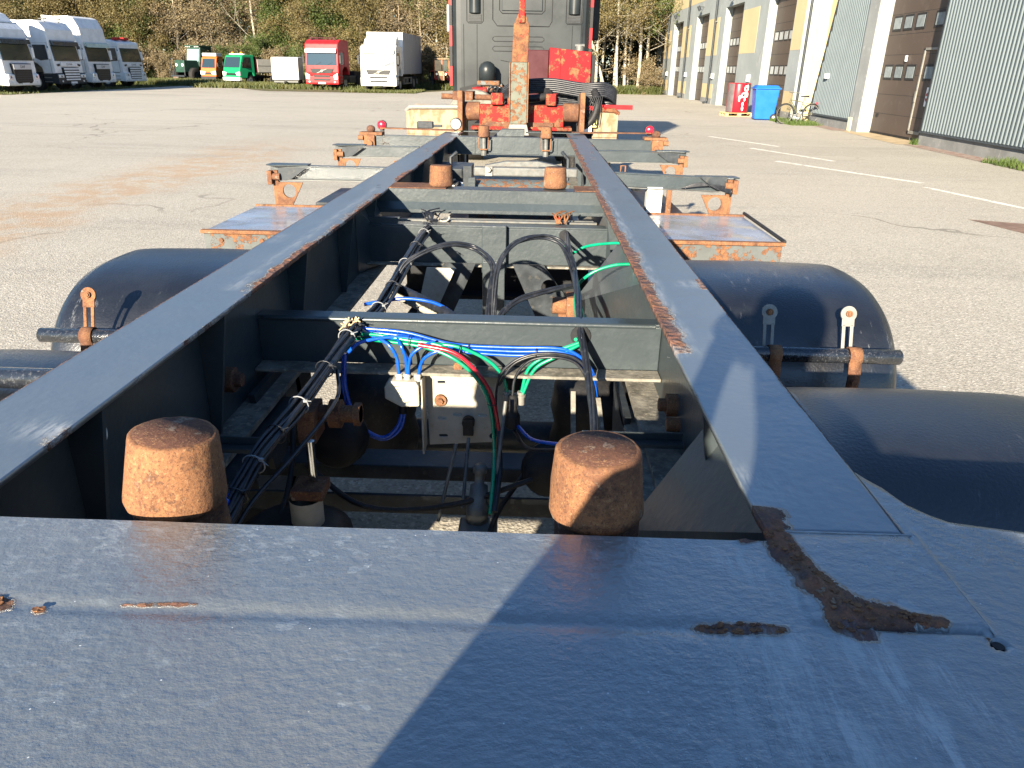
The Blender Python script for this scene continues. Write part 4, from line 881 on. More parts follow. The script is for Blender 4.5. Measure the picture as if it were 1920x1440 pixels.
b = MB(); b.tube(spline([(-1.0, 3.0, 1.05), (-.85, 3.0, 1.27), (-.65, 3.0, 1.33), (-.45, 3.0, 1.27), (-.3, 3.0, 1.05)], 4), [.10]*17, 8); b.cyl((-.8, 3., 1.1), (-.25, 3, 1.16), .13, k=12); b.build('rolled_sheet', simple('grey_rolled_sheet', (.20, .19, .16), .8, 0, .3, 14, .5, 30), TR)
# red hydraulic tank
b = MB(); b.b2(.13, .50, 4.55, 5.05, 1.22, 2.02); b.build('tank_side', M['maroon'], TR, .01)  # shade painted in: darker maroon than the red of the tank
tk = MB(); tk.prism([(.505, 1.24), (.505, 2.06), (1.21, 2.00), (1.21, 1.24)], 'y', 4.45, 5.05); tk = tk.build('hydraulic_tank', M['red_steel'], TR, .012)
b = MB(); b.b2(.68, .695, 4.435, 4.449, 1.26, 2.03); b.build('tank_seam', M['red_steel'], tk); b = MB(); b.cyl((1.02, 4.75, 2.02), (1.02, 4.75, 2.10), .07, k=12).cyl((.94, 4.75, 2.1), (1.10, 4.75, 2.1), .03, k=8); b.build('filler_cap', M['galv'], tk)
b = MB(); b.b2(1.22, 1.28, 4.5, 5.05, 1.2, 1.95); b.build('tank_shield', M['dark'], tk)
b = MB(); b.bar((.0, 4.6, 1.2), (.10, 5.1, 2.1), .05, .05).bar((-.02, 4.5, 1.2), (.0, 4.5, 1.65), .07, .05); b.build('red_post', M['red_worn'], TR)
# hook arm: tall post standing at the tail, lower pale section and upper rusty section with pointed tip
MX = .085
hk = MB(); hk.prism([(MX-.098, 1.14), (MX+.098, 1.14), (MX+.094, 1.80), (MX-.094, 1.80)], 'y', .05, .26); hk = hk.build('hook_arm', M['mast_pale'], TR, .008)
b = MB(); b.b2(MX-.110, MX-.0985, .03, .28, 1.16, 1.80).b2(MX+.0985, MX+.110, .03, .28, 1.16, 1.80); b.build('edge_strap', M['rust'], hk)
b = MB(); b.prism([(MX-.085, 1.80), (MX+.095, 1.80), (MX+.105, 2.18), (MX+.055, 2.30), (MX-.015, 2.30), (MX-.07, 2.18)], 'y', .08, .23); b.build('upper_arm', M['mast_orange'], hk, .008)
b = MB(); b.prism([(MX-.015, 2.20), (MX+.055, 2.20), (MX+.05, 2.62), (MX-.01, 2.62)], 'y', .05, .20); b.build('hook_shank', M['red_worn'], hk, .01)
b = MB(); b.tube(spline([(MX+.02, .12, 2.58), (MX+.02, .10, 2.75), (MX+.02, -.02, 2.90), (MX+.02, -.2, 2.90), (MX+.02, -.28, 2.74), (MX+.02, -.2, 2.64)], 6), .055, 10); b.build('hook', M['red_worn'], hk)
b = MB(); b.prism([(MX-.13, 1.02), (MX-.10, 1.14), (MX+.10, 1.14), (MX+.13, 1.02)], 'y', .0, .30); b.build('arm_foot', M['alu'], hk, .005)
# tail beam with cone rollers
b = MB(); b.b2(-.38, .62, .25, .45, 1.10, 1.34).b2(-.48, .72, .2, .5, 1.06, 1.10).b2(-.24, -.10, .18, .3, 1.34, 1.47).b2(.40, .52, .18, .3, 1.34, 1.47).b2(-.05, .05, .22, .3, 1.34, 1.42); tb = b.build('tail_beam', M['red_worn'], TR, .012)
b = MB(); b.b2(-.30, .5, .22, .248, 1.06, 1.15); b.build('lower_plate', M['rust_dark'], tb)
for sgn, x in ((-1, -.47), (1, .70)):
    b = MB(); b.cyl((x-.09, .34, 1.26), (x+.09, .34, 1.26), .105, k=24); ro = b.build('roller', M['rust_dark'], TR)
    b = MB(); b.prism([(.12, 1.05), (.56, 1.05), (.50, 1.47), (.16, 1.49)], 'x', x+.10*sgn, x+.16*sgn); b.build('roller_flange', M['rust'], ro, .01)
b = MB(); b.cyl((-.9, .9, 1.40), (.9, .9, 1.38), .035, k=10).b2(-.75, -.5, .8, 1.2, 1.36, 1.46); b.build('cross_tube', M['rust_dark'], TR)
for sgn in (-1, 1):
    xa, xb = (.62*sgn if sgn < 0 else .98), 1.28*sgn
    b = MB(); pr = [(.45, .75), (.45, 1.12)]+[(1.0-.55*cos(a), 1.09+.20*sin(a)) for a in np.linspace(.3, pi-.3, 9)]+[(1.55, .75)]
    for (ya, za), (yb2, zb2) in zip(pr, pr[1:]): b.add([(xa, ya, za), (xb, ya, za), (xb, yb2, zb2), (xa, yb2, zb2)], [(0, 1, 2, 3)], False)
    q = b.build('rear_mudguard', M['cream_guard'], TR); md = q.modifiers.new('t', 'SOLIDIFY'); md.thickness = .01
    b = MB(); b.b2(xa, xb, .43, .449, .98, 1.275); b.build('mud_flap', M['cream_guard'], TR, .004)
    b = MB(); b.tube([(xa, .42, 1.30), (xb-.05*sgn, .42, 1.29), (xb, .46, 1.25)], .028, 8); b.build('guard_edge_tube', M['alu'] if sgn < 0 else M['red_worn'], TR)
    for y in (1.0, 2.35, 6.6):
        b = MB(); b.lathe((.72*sgn, y, .51), (sgn, 0, 0), [(0, .28), (0, .44), (.04, .50), (.48, .50), (.52, .44), (.52, .28)], 32); q = b.build('wheel', M['tyre'], TR); b = MB(); b.lathe((.74*sgn, y, .51), (sgn, 0, 0), [(.28, 0), (.28, .12), (.4, .14), (.46, .28), (0, .28)], 20); b.build('rim', M['rim'], q)
# black hose bundle lying on the tail
b = MB()
for k in range(7):
    zz = 1.40+.022*k; b.tube(spline([(-.12, .75, zz-.03), (.05, .70, zz+.05), (.45, .66, zz+.085), (.85, .62, zz+.04), (1.10, .60, zz+.05), (1.24, .64, zz-.02), (1.20, .75, zz-.10), (.8, .8, zz-.08), (.3, .8, zz-.12), (-.05, .8, zz-.1)], 6), .020, 7)
b.build('hydraulic_hose', M['cable'], TR)
b = MB(); b.tube(spline([(-.10, .6, 1.42), (.0, .5, 1.40), (.3, .48, 1.41), (.45, .55, 1.46), (.3, .7, 1.5), (.0, .7, 1.49), (-.10, .6, 1.42)], 5), .045, 8); b.build('hose_loop', M['rubber'], TR)
b = MB(); b.tube(spline([(.98, .50, 1.50), (1.02, .40, 1.38), (.98, .36, 1.22), (.90, .36, 1.12), (.80, .36, 1.10)], 5), .045, 8).b2(.78, .95, .37, .40, 1.02, 1.45); b.build('hose_guard', M['rubber'], TR, .01)
b = MB()
for k in range(7):
    b.tube([(.80+.04*k, .352, 1.12), (.95+.02*k, .352, 1.45)], .006, 4); b.tube([(1.02-.04*k, .348, 1.12), (.82-.0*k, .348, 1.42-.02*k)], .006, 4)
b.build('net', M['cable'], TR)
b = MB(); b.b2(.86, .96, .335, .342, 1.03, 1.13); b.build('paper_tag', M['white'], TR); b = MB(); b.b2(.90, 1.02, .36, .368, 1.10, 1.22); b.build('yellow_plate', simple('dull_yellow', (.55, .5, .2), .6), TR)
b = MB(); b.b2(.82, .98, .36, .367, 1.29, 1.34).b2(.98, 1.45, .46, .52, 1.30, 1.35); b.build('red_lever', M['red_cab'], TR, .01)
b = MB(); b.b2(.62, .98, .9, 2.8, .95, 1.2); b.build('side_locker', M['dark_steel'], TR)

# ================================================================== PARKED TRUCKS
def lamp_unit(b_, nm, x, z, w_, h, y, parent, mat='lamp'):
    b = MB(); b.b2(x-w_/2, x+w_/2, y-.03, y+.05, z-h/2, z+h/2); return b.build(nm, M[mat], parent, .02)
def tractor_unit(T, style, paint='white', H=3.8, L=2.3, body=None, low='white', visor=None, grille_txt=None, side=None, wheel_ys=(1.35, 4.9), chassis_len=6.5, fairing=None):
    """T: root. Local axes: front at y=0 looking towards -y, z up, width 2.5 m"""
    W = 1.24; mp = M[paint]; ms = M[side or paint]
    zt = H; zw0, zw1 = 1.62, 2.52        # windscreen
    roof0 = zw1+.22
    prof = [(0.02, .95), (.0, 1.2), (.02, zw0), (.14, zw1), (.12, roof0), (.20 if H > 3 else .18, roof0+(zt-roof0)*.55), (.50 if H > 3 else .3, zt-.10), (.85 if H > 3 else .5, zt), (L, zt-.04), (L, 1.0), (2.0, 1.0), (1.93, 1.28), (1.65, 1.52), (1.15, 1.52), (.85, 1.28), (.80, .95)]
    b = MB(); b.prism(prof, 'x', -W, W); cab = b.build('cab', mp, T, .07, 3)
    b = MB(); a, c = (.012, zw0+.02), (.128, zw1+.0)
    b.add([(-W+.10, a[0]-.02, a[1]), (W-.10, a[0]-.02, a[1]), (W-.13, c[0]-.022, c[1]), (-W+.13, c[0]-.022, c[1]), (-W+.10, a[0]+.03, a[1]), (W-.10, a[0]+.03, a[1]), (W-.13, c[0]+.03, c[1]), (-W+.13, c[0]+.03, c[1])], [(0, 1, 2, 3), (4, 7, 6, 5), (0, 4, 5, 1), (1, 5, 6, 2), (2, 6, 7, 3), (3, 7, 4, 0)])
    ws = b.build('windscreen', M['glass'], cab, .02)
    for x in (-.45, .4):
        q = MB(); q.bar((x, -.018, zw0+.03), (x+.42, -.008, zw0+.22), .012, .012); q.build('wiper', M['grille'], ws)
    if visor: 
        b = MB(); b.prism([(-.10, zw1-.06), (-.06, zw1+.18), (.10, zw1+.24), (.10, zw1+.05)], 'x', -W+.10, W-.10); b.build('sun_visor', M[visor], cab, .02)
    for s_ in (-1, 1):
        b = MB(); b.prism([(.30, 1.72), (.34, zw1-.02), (1.15, zw1-.02), (1.15, 1.80), (.8, 1.66)], 'x', s_*(W-.02), s_*(W+.012)); b.build('side_window', M['glass_side'], cab, .008)
        b = MB(); b.tube([((W+.004)*s_, .24, .98), ((W+.004)*s_, .24, zw1+.08), ((W+.004)*s_, 1.25, zw1+.08), ((W+.004)*s_, 1.25, 1.0)], .010, 4); b.build('door_seam', M['grille'], cab)
        b = MB(); b.b2((W+.14)*s_-.09, (W+.14)*s_+.09, .06, .16, 1.75, 2.32); mi = b.build('mirror', mp if style != 'fh' else M['grille'], cab, .04, 3)
        b = MB(); b.tube([(W*s_, .2, 2.40), ((W+.14)*s_, .12, 2.38), ((W+.14)*s_, .12, 2.3)], .025, 6); b.build('mirror_arm', M['grille'], mi)
    # bumper
    b = MB(); b.prism([(-.10, .38), (-.12, .50), (-.10, .94), (.02, 1.0), (.82, .96), (.82, .45)], 'x', -W-.005, W+.005); bp = b.build('bumper', M[low], T, .05, 3)
    for s_ in (-1, 1):
        b = MB()
        if style == 'daf': b.prism([(s_*1.15, .98), (s_*.80, .80), (s_*.85, .66), (s_*1.18, .70)], 'y', -.135, -.05)
        elif style == 'sc': b.b2(s_*.76, s_*1.20, -.135, -.05, .74, .92)
        else: b.prism([(s_*.88, .98), (s_*1.2, 1.15), (s_*1.2, .74), (s_*.92, .70)], 'y', -.135, -.02)
        hl = b.build('headlight', M['lamp'], bp, .02)
        b = MB(); b.cyl((s_*.98, -.14, .82), (s_*.98, -.10, .82), .06, k=14); b.build('reflector', M['galv'], hl)
        b = MB(); b.cyl((s_*.95, -.135, .55), (s_*.95, -.09, .55), .055, k=12); b.build('fog_lamp', M['lamp'], bp)
    # grille
    if style == 'daf':
        b = MB(); b.prism([(-.72, 1.50), (.72, 1.50), (.66, .62), (.5, .50), (-.5, .50), (-.66, .62)], 'y', -.145, .03); gr = b.build('grille', M['grille'], T, .02)
        b = MB(); b.prism([(-.69, 1.46), (.69, 1.46), (.67, 1.20), (-.67, 1.20)], 'y', -.165, -.14); b.build('badge_panel', M['silver'], gr, .01)
        for k in range(5): b = MB(); b.b2(-.62+.02*k, .62-.02*k, -.162, -.145, .62+.11*k, .66+.11*k); b.build('grille_slat', M['dark_steel'], gr)
        text('grille_letters', grille_txt or 'DAF', .20, M['grille'], gr, Matrix.Translation((0, -.167, 1.33)) @ Matrix.Rotation(pi/2, 4, 'X'))
    elif style == 'sc':
        b = MB(); b.prism([(-.70, 1.30), (.70, 1.30), (.64, .55), (-.64, .55)], 'y', -.13, .02); gr = b.build('grille', M['grille'], T, .02)
        for k in range(5): b = MB(); b.b2(-.67+.012*(4-k), .67-.012*(4-k), -.165, -.12, .60+.145*k, .685+.145*k); b.build('grille_slat', mp, gr, .01)
        b = MB(); b.b2(-.72, .72, -.045, -.004, 1.36, 1.58); b.build('name_panel', mp, gr, .01)
        text('grille_letters', grille_txt or 'SCANIA', .15, M['dark_steel'], gr, Matrix.Translation((0, -.047, 1.47)) @ Matrix.Rotation(pi/2, 4, 'X'))
        for s_ in (-1, 1): b = MB(); b.prism([(s_*.80, 1.50), (s_*1.05, 1.46), (s_*.98, 1.36), (s_*.80, 1.40)], 'y', -.03, .0); b.build('corner_vent', M['grille'], gr)
    else:
        b = MB(); b.prism([(-.88, 1.42), (.88, 1.42), (.74, 1.12), (-.74, 1.12)], 'y', -.045, .03); gr = b.build('grille', M['grille'], T, .015)
        b = MB(); b.prism([(-.42, 1.13), (-.30, 1.13), (.42, 1.41), (.30, 1.41)], 'y', -.07, -.045); b.build('diagonal_bar', M['alu'], gr)
        b = MB(); b.cyl((0, -.085, 1.27), (0, -.045, 1.27), .085, k=20).b2(.04, .16, -.08, -.05, 1.32, 1.36); b.build('round_emblem', M['alu'], gr)
        for z0 in (.90, .66):
            b = MB(); b.prism([(-.66, z0+.10), (.66, z0+.10), (.56, z0-.03), (-.56, z0-.03)], 'y', -.145, -.09); lg = b.build('lower_grille', M['grille'], gr, .01)
            q = MB(); q.b2(-.6, .6, -.155, -.145, z0+.025, z0+.045); q.build('grille_slat', M['dark_steel'], lg)
    b = MB(); b.b2(-.27, .27, -.165, -.12, .42, .53); b.build('number_plate', M['white'], bp)
    # chassis, wheels
    for s_ in (-1, 1):
        for y in wheel_ys:
            b = MB(); b.lathe((s_*.88, y, .50), (s_, 0, 0), [(0, .28), (0, .43), (.04, .50), (.30, .50), (.33, .44), (.33, .30)], 28); q = b.build('wheel', M['tyre'], T)
            b = MB(); b.lathe((s_*.90, y, .50), (s_, 0, 0), [(.20, 0), (.24, .08), (.22, .16), (.30, .24), (.315, .30), (.1, .30)], 20); rm = b.build('rim', M['rim'], q)
            b = MB()
            for k in range(8): a = k*pi/4; b.cyl((s_*1.15, y+.2*cos(a), .5+.2*sin(a)), (s_*1.155, y+.2*cos(a), .5+.2*sin(a)), .035, k=6)
            b.build('hand_hole', M['dark'], rm)
        b = MB(); b.b2(s_*.36, s_*.44, 1.2, chassis_len, .75, 1.0); b.build('chassis_rail', M['dark'], T)
        b = MB(); b.b2(s_*.85, s_*1.2, 2.25, 3.6, .45, .95); b.build('fuel_tank', M['dark_steel'] if style != 'daf' else M['alu'], T, .05)
        for k in range(3): b = MB(); b.b2(s_*(W-.06), s_*(W+.012), .30+.0, .80, .50+.22*k, .54+.22*k); b.build('step', M['alu'], T)
    b = MB(); b.b2(-W+.02, W-.02, .9, 2.2, .7, .95); b.build('engine_shroud', M['dark'], T)
    if H > 3.2 and style in ('sc', 'daf'):
        b = MB(); b.prism([(L-.5, zt-.03), (L+.25, zt+.02), (L+.25, 1.3), (L+.02, 1.3)], 'x', -W, -W+.04).prism([(L-.5, zt-.03), (L+.25, zt+.02), (L+.25, 1.3), (L+.02, 1.3)], 'x', W-.04, W); b.build('side_deflector', mp, cab)
    if body:
        (y0, y1, z0, z1, m) = body
        b = MB(); b.b2(-1.27, 1.27, y0, y1, z0, z1); bd = b.build('box_body', M[m], T, .015)
        b = MB(); b.b2(-1.285, 1.285, y0-.01, y0+.05, z1-.06, z1+.01).b2(-1.285, 1.285, y0-.012, y0+.03, z0, z0+.08); b.build('body_trim', M['alu'], bd)
        b = MB()
        for k in range(9): b.b2(-1.282, 1.282, y0+.6+k*.78, y0+.62+k*.78, z0+.03, z1-.03)
        b.build('panel_joint', M['tarp'], bd)
    if fairing:
        b = MB(); b.prism([(.55, H-.05), (1.0, fairing-.25), (1.7, fairing), (1.9, fairing), (1.9, H-.05)], 'x', -1.12, 1.12); b.build('roof_deflector', M[paint if paint != 'red_cab' else 'maroon'], cab, .12, 4)
    return cab
def gpos(x, y, th): return (x, y, 0), th
# row of white trucks on the left: fronts look towards +x
ROW = 'white trucks parked nose out along the left edge'
def row_truck(name, label, x, y, th, **k):
    T = thing(name, label, 'truck', (x, y, 0), rz=pi/2+R(th), group=ROW); tractor_unit(T, **k); return T
row_truck('box_truck', 'nearest white truck of the left row, cut by the picture edge, silver badge panel', -27.9, 42.6, -4, style='daf', H=3.55, visor='visor', body=(2.55, 9.5, 1.15, 4.25, 'white'), chassis_len=9.4, wheel_ys=(1.35, 7.2), grille_txt='DAF', fairing=4.2)
t2 = row_truck('tractor_truck', 'second white truck of the left row, slatted white grille, black lower bumper, black wheel arches', -27.8, 47.0, -5, style='sc', H=3.80, low='dark_steel', visor='visor')
b = MB()
for s_ in (-1, 1): b.cyl((s_*.6, .55, 3.72), (s_*.6, .55, 3.86), .04, k=8).cyl((s_*.6, .40, 3.90), (s_*.6, .9, 3.88), .05, .02, k=10)
b.build('air_horn', M['galv'], t2)
row_truck('tractor_truck', 'third and tallest white truck of the left row, lamps on the roof front', -28.3, 51.4, -5, style='daf', H=4.25, visor='visor_green', grille_txt='DAF')
t4 = row_truck('tractor_truck', 'farthest and lowest white truck of the left row, red beacon bar on its roof', -28.4, 55.8, -5, style='sc', H=3.05, low='white')
for x in (-.5, .5): MB().b2(x-.3, x+.3, .5, .8, 3.02, 3.2).build('beacon_bar', M['red_cab'], t4, .03)
# behind the row, further white box bodies
def facing(name, label, x, y, th, cat='truck'): return thing(name, label, cat, (x, y, 0), rz=R(th))
T = facing('red_tractor_truck', 'faded red tractor truck with white visor facing the camera at the wood edge', -15.25, 56.8, -7)
cabr = tractor_unit(T, 'fh', 'red_cab', H=3.35, low='red_cab', visor='white', side='maroon', wheel_ys=(1.35, 4.6, 5.9), chassis_len=6.9)
b = MB(); b.b2(-1.0, 1.0, .5, .58, 3.40, 3.46).b2(-.9, -.8, .5, .55, 3.3, 3.5).b2(.8, .9, .5, .55, 3.3, 3.5); b.build('light_bar', M['maroon'], cabr, .02)
b = MB(); b.b2(-1.0, 1.0, 3.9, 6.5, .85, 1.25); b.build('rear_platform', M['dark'], T)
T = facing('box_truck', 'white truck with grey box body facing the camera right of the red truck', -10.75, 54.6, -2)
cv = tractor_unit(T, 'fh', 'white', H=2.98, low='white', visor='visor_green', side='silver', body=(2.45, 9.6, 1.15, 3.85, 'tarp'), wheel_ys=(1.35, 6.4, 7.7), chassis_len=9.4, fairing=3.62)
b = MB(); b.b2(-1.272, 1.272, 2.43, 2.449, 1.15, 3.85); b.build('body_front', M['white'], T)
b = MB(); b.b2(1.1, 1.24, 2.6, 5.6, .48, .56).b2(1.1, 1.24, 2.6, 5.6, .86, .94).b2(1.1, 1.24, 2.6, 2.7, .48, .94).b2(1.1, 1.24, 5.5, 5.6, .48, .94).b2(1.1, 1.24, 4.0, 4.1, .48, .94); b.build('side_underrun', M['alu'], T)
# smaller trucks
def small_truck(T, col, H, W, L, bodyfn=None, beacons=True, bumper='white_dirty'):
    z0 = .75; b = MB(); b.prism([(.02, .55), (0, .95), (.10, H*.56), (.42, H-.14), (.6, H-.05), (L, H-.03), (L, .7), (1.5, .7), (1.35, 1.0), (.95, 1.0), (.8, .55)], 'x', -W, W); cab = b.build('cab', M[col], T, .06, 3)
    a = Vector((0, .10, H*.58)); c = Vector((0, .385, H-.22))
    b = MB(); n = Vector((0, -(c-a).z, (c-a).y)).normalized()*.02
    v = [(-W+.1, a.y, a.z), (W-.1, a.y, a.z), (W-.14, c.y, c.z), (-W+.14, c.y, c.z)]; b.add([(x, y+n.y, z+n.z) for x, y, z in v]+[(x, y-n.y*1.5, z-n.z*1.5) for x, y, z in v], [(0, 1, 2, 3), (4, 7, 6, 5), (0, 4, 5, 1), (1, 5, 6, 2), (2, 6, 7, 3), (3, 7, 4, 0)]); b.build('windscreen', M['glass'], cab, .01)
    for s_ in (-1, 1):
        b = MB(); b.prism([(.32, H*.57), (.58, H-.22), (1.25, H-.22), (1.25, H*.56)], 'x', s_*(W-.02), s_*(W+.012)); b.build('side_window', M['glass_side'], cab)
        b = MB(); b.prism([(s_*(W-.45), .98), (s_*(W+.005), 1.05), (s_*(W+.005), .72), (s_*(W-.35), .75)], 'y', -.03, .12); b.build('headlight', M['lamp'], cab, .02)
        b = MB(); b.b2(s_*(W+.12)-.07, s_*(W+.12)+.07, .2, .27, H*.62, H*.62+.32); b.build('mirror', M['grille'], cab, .02)
        for y in (1.15, 1.15+2.5):
            b = MB(); b.lathe((s_*(W-.28), y, .38), (s_, 0, 0), [(0, .2), (0, .33), (.03, .38), (.22, .38), (.24, .32), (.24, .2)], 24); q = b.build('wheel', M['tyre'], T); b = MB(); b.lathe((s_*(W-.26), y, .38), (s_, 0, 0), [(.18, 0), (.16, .12), (.23, .21), (.1, .21)], 16); b.build('rim', M['rim'], q)
    b = MB(); b.b2(-W, W, -.08, .2, .36, .62); b.build('bumper', M[bumper], T, .03)
    b = MB(); b.b2(-W+.4, W-.4, -.02, .03, .78, .92); g_ = b.build('grille', M['grille'], cab, .01)
    b = MB(); b.b2(-.4, .4, L, L+3.6, .55, .72); b.build('chassis_rail', M['dark'], T)
    if beacons:
        b = MB(); b.b2(-W+.15, W-.15, .72, .95, H-.04, H+.04); bb = b.build('beacon_board', M['white_dirty'], cab, .02)
        for x in (-.5, .5): b = MB(); b.lathe((x, .83, H+.04), (0, 0, 1), [(0, .12), (.10, .11), (.13, .05), (.13, 0)], 12); b.build('beacon', M['orange_lamp'], bb)
    return cab
T = facing('green_tipper_truck', 'small bright green truck with orange beacons and grey dropside body', -24.8, 64.4, -28); small_truck(T, 'green_cab', 2.35, .98, 1.65)
b = MB(); b.b2(-1.0, 1.0, 1.9, 5.2, .95, 1.0); dsb = b.build('load_bed', M['dark_steel'], T)
for s_ in (-1, 1):
    for k in range(2): b = MB(); b.b2(s_*1.0, s_*1.04, 1.92+k*1.65, 3.53+k*1.65, 1.0, 2.0); q = b.build('dropside', M['dropside'], T, .01); c = MB(); c.b2(s_*1.04, s_*1.05, 1.95+k*1.65, 3.5+k*1.65, 1.48, 1.51); c.build('board_joint', M['dark_steel'], q)
b = MB(); b.b2(-1.0, 1.0, 1.86, 1.92, 1.0, 2.2); b.build('headboard', M['maroon'], T)
T = facing('orange_service_vehicle', 'small orange municipal vehicle with white roof left of the green truck', -27.6, 66.6, -6, 'utility vehicle'); small_truck(T, 'orange_cab', 2.2, .68, 1.5, bumper='grille')
b = MB(); b.b2(-.62, .62, .5, 1.4, 2.18, 2.42); b.build('roof_box', M['white'], T, .03); b = MB(); b.b2(-.7, .7, 1.6, 3.4, .7, 2.0); b.build('rear_body', M['dkgreen'], T, .04)
T = facing('dark_green_loader', 'large dark green tractor with big tyres and roof lamps near the white row', -31.2, 69.5, -22, 'tractor')
b = MB(); b.prism([(1.6, 1.3), (1.5, 1.6), (1.75, 2.95), (3.1, 3.0), (3.1, 1.3)], 'x', -.78, .78); cb = b.build('cab', M['dkgreen'], T, .05)
b = MB(); b.prism([(1.50, 1.75), (1.70, 2.75), (1.68, 2.76), (1.46, 1.75)], 'x', -.68, .68); b.build('windscreen', simple('pale_glass', (.25, .35, .36), .1), cb)
for s_ in (-1, 1): b = MB(); b.b2(s_*.77, s_*.79, 1.8, 2.9, 1.75, 2.75); b.build('side_window', M['glass_side'], cb)
b = MB(); b.b2(-.55, .55, -.1, 1.6, .85, 1.85); b.build('bonnet', M['dkgreen'], T, .06)
b = MB()
for x in (-.35, .35): b.cyl((x, -.12, 1.45), (x, -.08, 1.45), .12, k=14)
for x in (-.7, -.5, -.3, .3, .5, .7): b.cyl((x, 1.6, 2.98), (x, 1.68, 2.98), .07, k=10)
b.build('lamp', M['lamp'], T); b = MB(); b.b2(-.85, .85, 1.55, 3.2, 2.98, 3.06); b.build('roof', M['dkgreen'], T)
b = MB(); b.b2(-.8, .8, -.5, -.2, .5, .62); b.tube([(-.8, -.4, .6), (-.8, -.35, 1.9), (-.4, -.3, 1.95)], .04, 6); b.tube([(.8, -.4, .6), (.8, -.35, 1.3)], .04, 6); b.build('front_frame', M['dark_steel'], T); b = MB(); b.b2(-.5, .1, -.55, -.3, .05, .5); b.build('ballast_weight', M['rust_paint'], T, .04)
for s_ in (-1, 1):
    for y, r_ in ((.6, .62), (2.7, .82)):
        b = MB(); b.lathe((s_*.72, y, r_), (s_, 0, 0), [(0, r_*.5), (0, r_*.9), (.06, r_), (.40, r_), (.46, r_*.9), (.46, r_*.5)], 28); q = b.build('wheel', M['tyre'], T); b = MB(); b.lathe((s_*.74, y, r_), (s_, 0, 0), [(.3, 0), (.3, r_*.3), (.42, r_*.5), (.1, r_*.5)], 18); b.build('rim', M['dark_steel'], q)
T = facing('white_trailer', 'small plain white box trailer left of the red truck', -19.1, 60.5, 8, 'trailer')
b = MB(); b.prism([(.0, .55), (-.05, .9), (.15, 2.15), (2.6, 2.2), (2.6, .55)], 'x', -1.0, 1.0); b.build('body', M['white_dirty'], T, .05); b = MB(); b.b2(-.05, .05, -1.1, .1, .40, .48).cyl((0, -1.0, .0), (0, -1.0, .5), .04, k=8).b2(-.9, .9, 0, 2.4, .38, .5); b.build('drawbar', M['galv'], T)
for s_ in (-1, 1): b = MB(); b.cyl((s_*.8, 1.5, .32), (s_*.98, 1.5, .32), .32, k=20); b.build('wheel', M['tyre'], T)
T = facing('old_red_tractor', 'small old red farm tractor with cream roof and bonnet', -7.35, 62.2, 4, 'tractor')
b = MB(); b.b2(-.62, .62, 1.2, 2.5, 2.18, 2.30); b.build('roof', M['cream_guard'], T, .04)
b = MB()
for x in (-.58, .58):
    for y in (1.25, 2.4): b.b2(x-.04, x+.04, y-.04, y+.04, .9, 2.18)
b.b2(-.04, .04, 1.22, 1.26, 1.3, 2.18); b.build('cab_frame', M['orange_cab'], T); b = MB(); b.b2(-.54, .54, 1.24, 1.26, 1.35, 2.15); b.build('windscreen', M['glass'], T)
b = MB(); b.b2(-.62, .62, 1.3, 2.4, .7, 1.3); b.build('cab_body', M['red_cab'], T, .04)
b = MB(); b.b2(-.24, .24, -.1, 1.25, .75, 1.35); bn = b.build('bonnet', M['red_cab'], T, .05); b = MB(); b.b2(-.25, .25, -.14, -.09, 1.02, 1.36).b2(-.25, -.17, -.14, -.09, .70, 1.05).b2(.17, .25, -.14, -.09, .70, 1.05); b.build('radiator_frame', M['cream_guard'], bn, .01); b = MB(); b.b2(-.17, .17, -.12, -.09, .7, 1.02); b.build('radiator', M['rust_dark'], bn)
for s_ in (-1, 1):
    b = MB(); b.cyl((s_*.34, -.02, 1.15), (s_*.34, .05, 1.15), .09, k=14); b.build('headlight', M['lamp'], T)
    for y, r_, w_ in ((.2, .32, .18), (2.0, .66, .32)):
        b = MB(); b.lathe((s_*.62, y, r_), (s_, 0, 0), [(0, r_*.5), (0, r_*.92), (.04, r_), (w_-.04, r_), (w_, r_*.92), (w_, r_*.5)], 24); q = b.build('wheel', M['tyre'], T); b = MB(); b.cyl((s_*.65, y, r_), (s_*(.62+w_*.6), y, r_), r_*.5, k=16); b.build('rim', M['orange_cab'], q)
    b = MB(); b.b2(s_*.58, s_*.94, 1.4, 2.6, 1.32, 1.38); b.build('wing', M['red_cab'], T, .02)
# fence panel between red truck and box truck
T = thing('mesh_fence', 'short pale wire mesh fence with a white post between red truck and box truck', 'fence', (-13.6, 62.5, 0))
b = MB(); b.b2(-.1, .02, -.04, .04, 0, 2.0); b.build('post', M['white'], T); b = MB(); b.b2(3.2, 3.26, -.03, .03, 0, 1.9); b.build('post', M['galv'], T)
b = MB()
for k in range(16): b.b2(.1+k*.2, .112+k*.2, 0, .01, .2, 1.85)
for k in range(9): b.b2(.0, 3.2, -.01, .0, .2+k*.2, .212+k*.2)
tag(b.build('mesh_panel', M['galv'], T), kind='stuff')

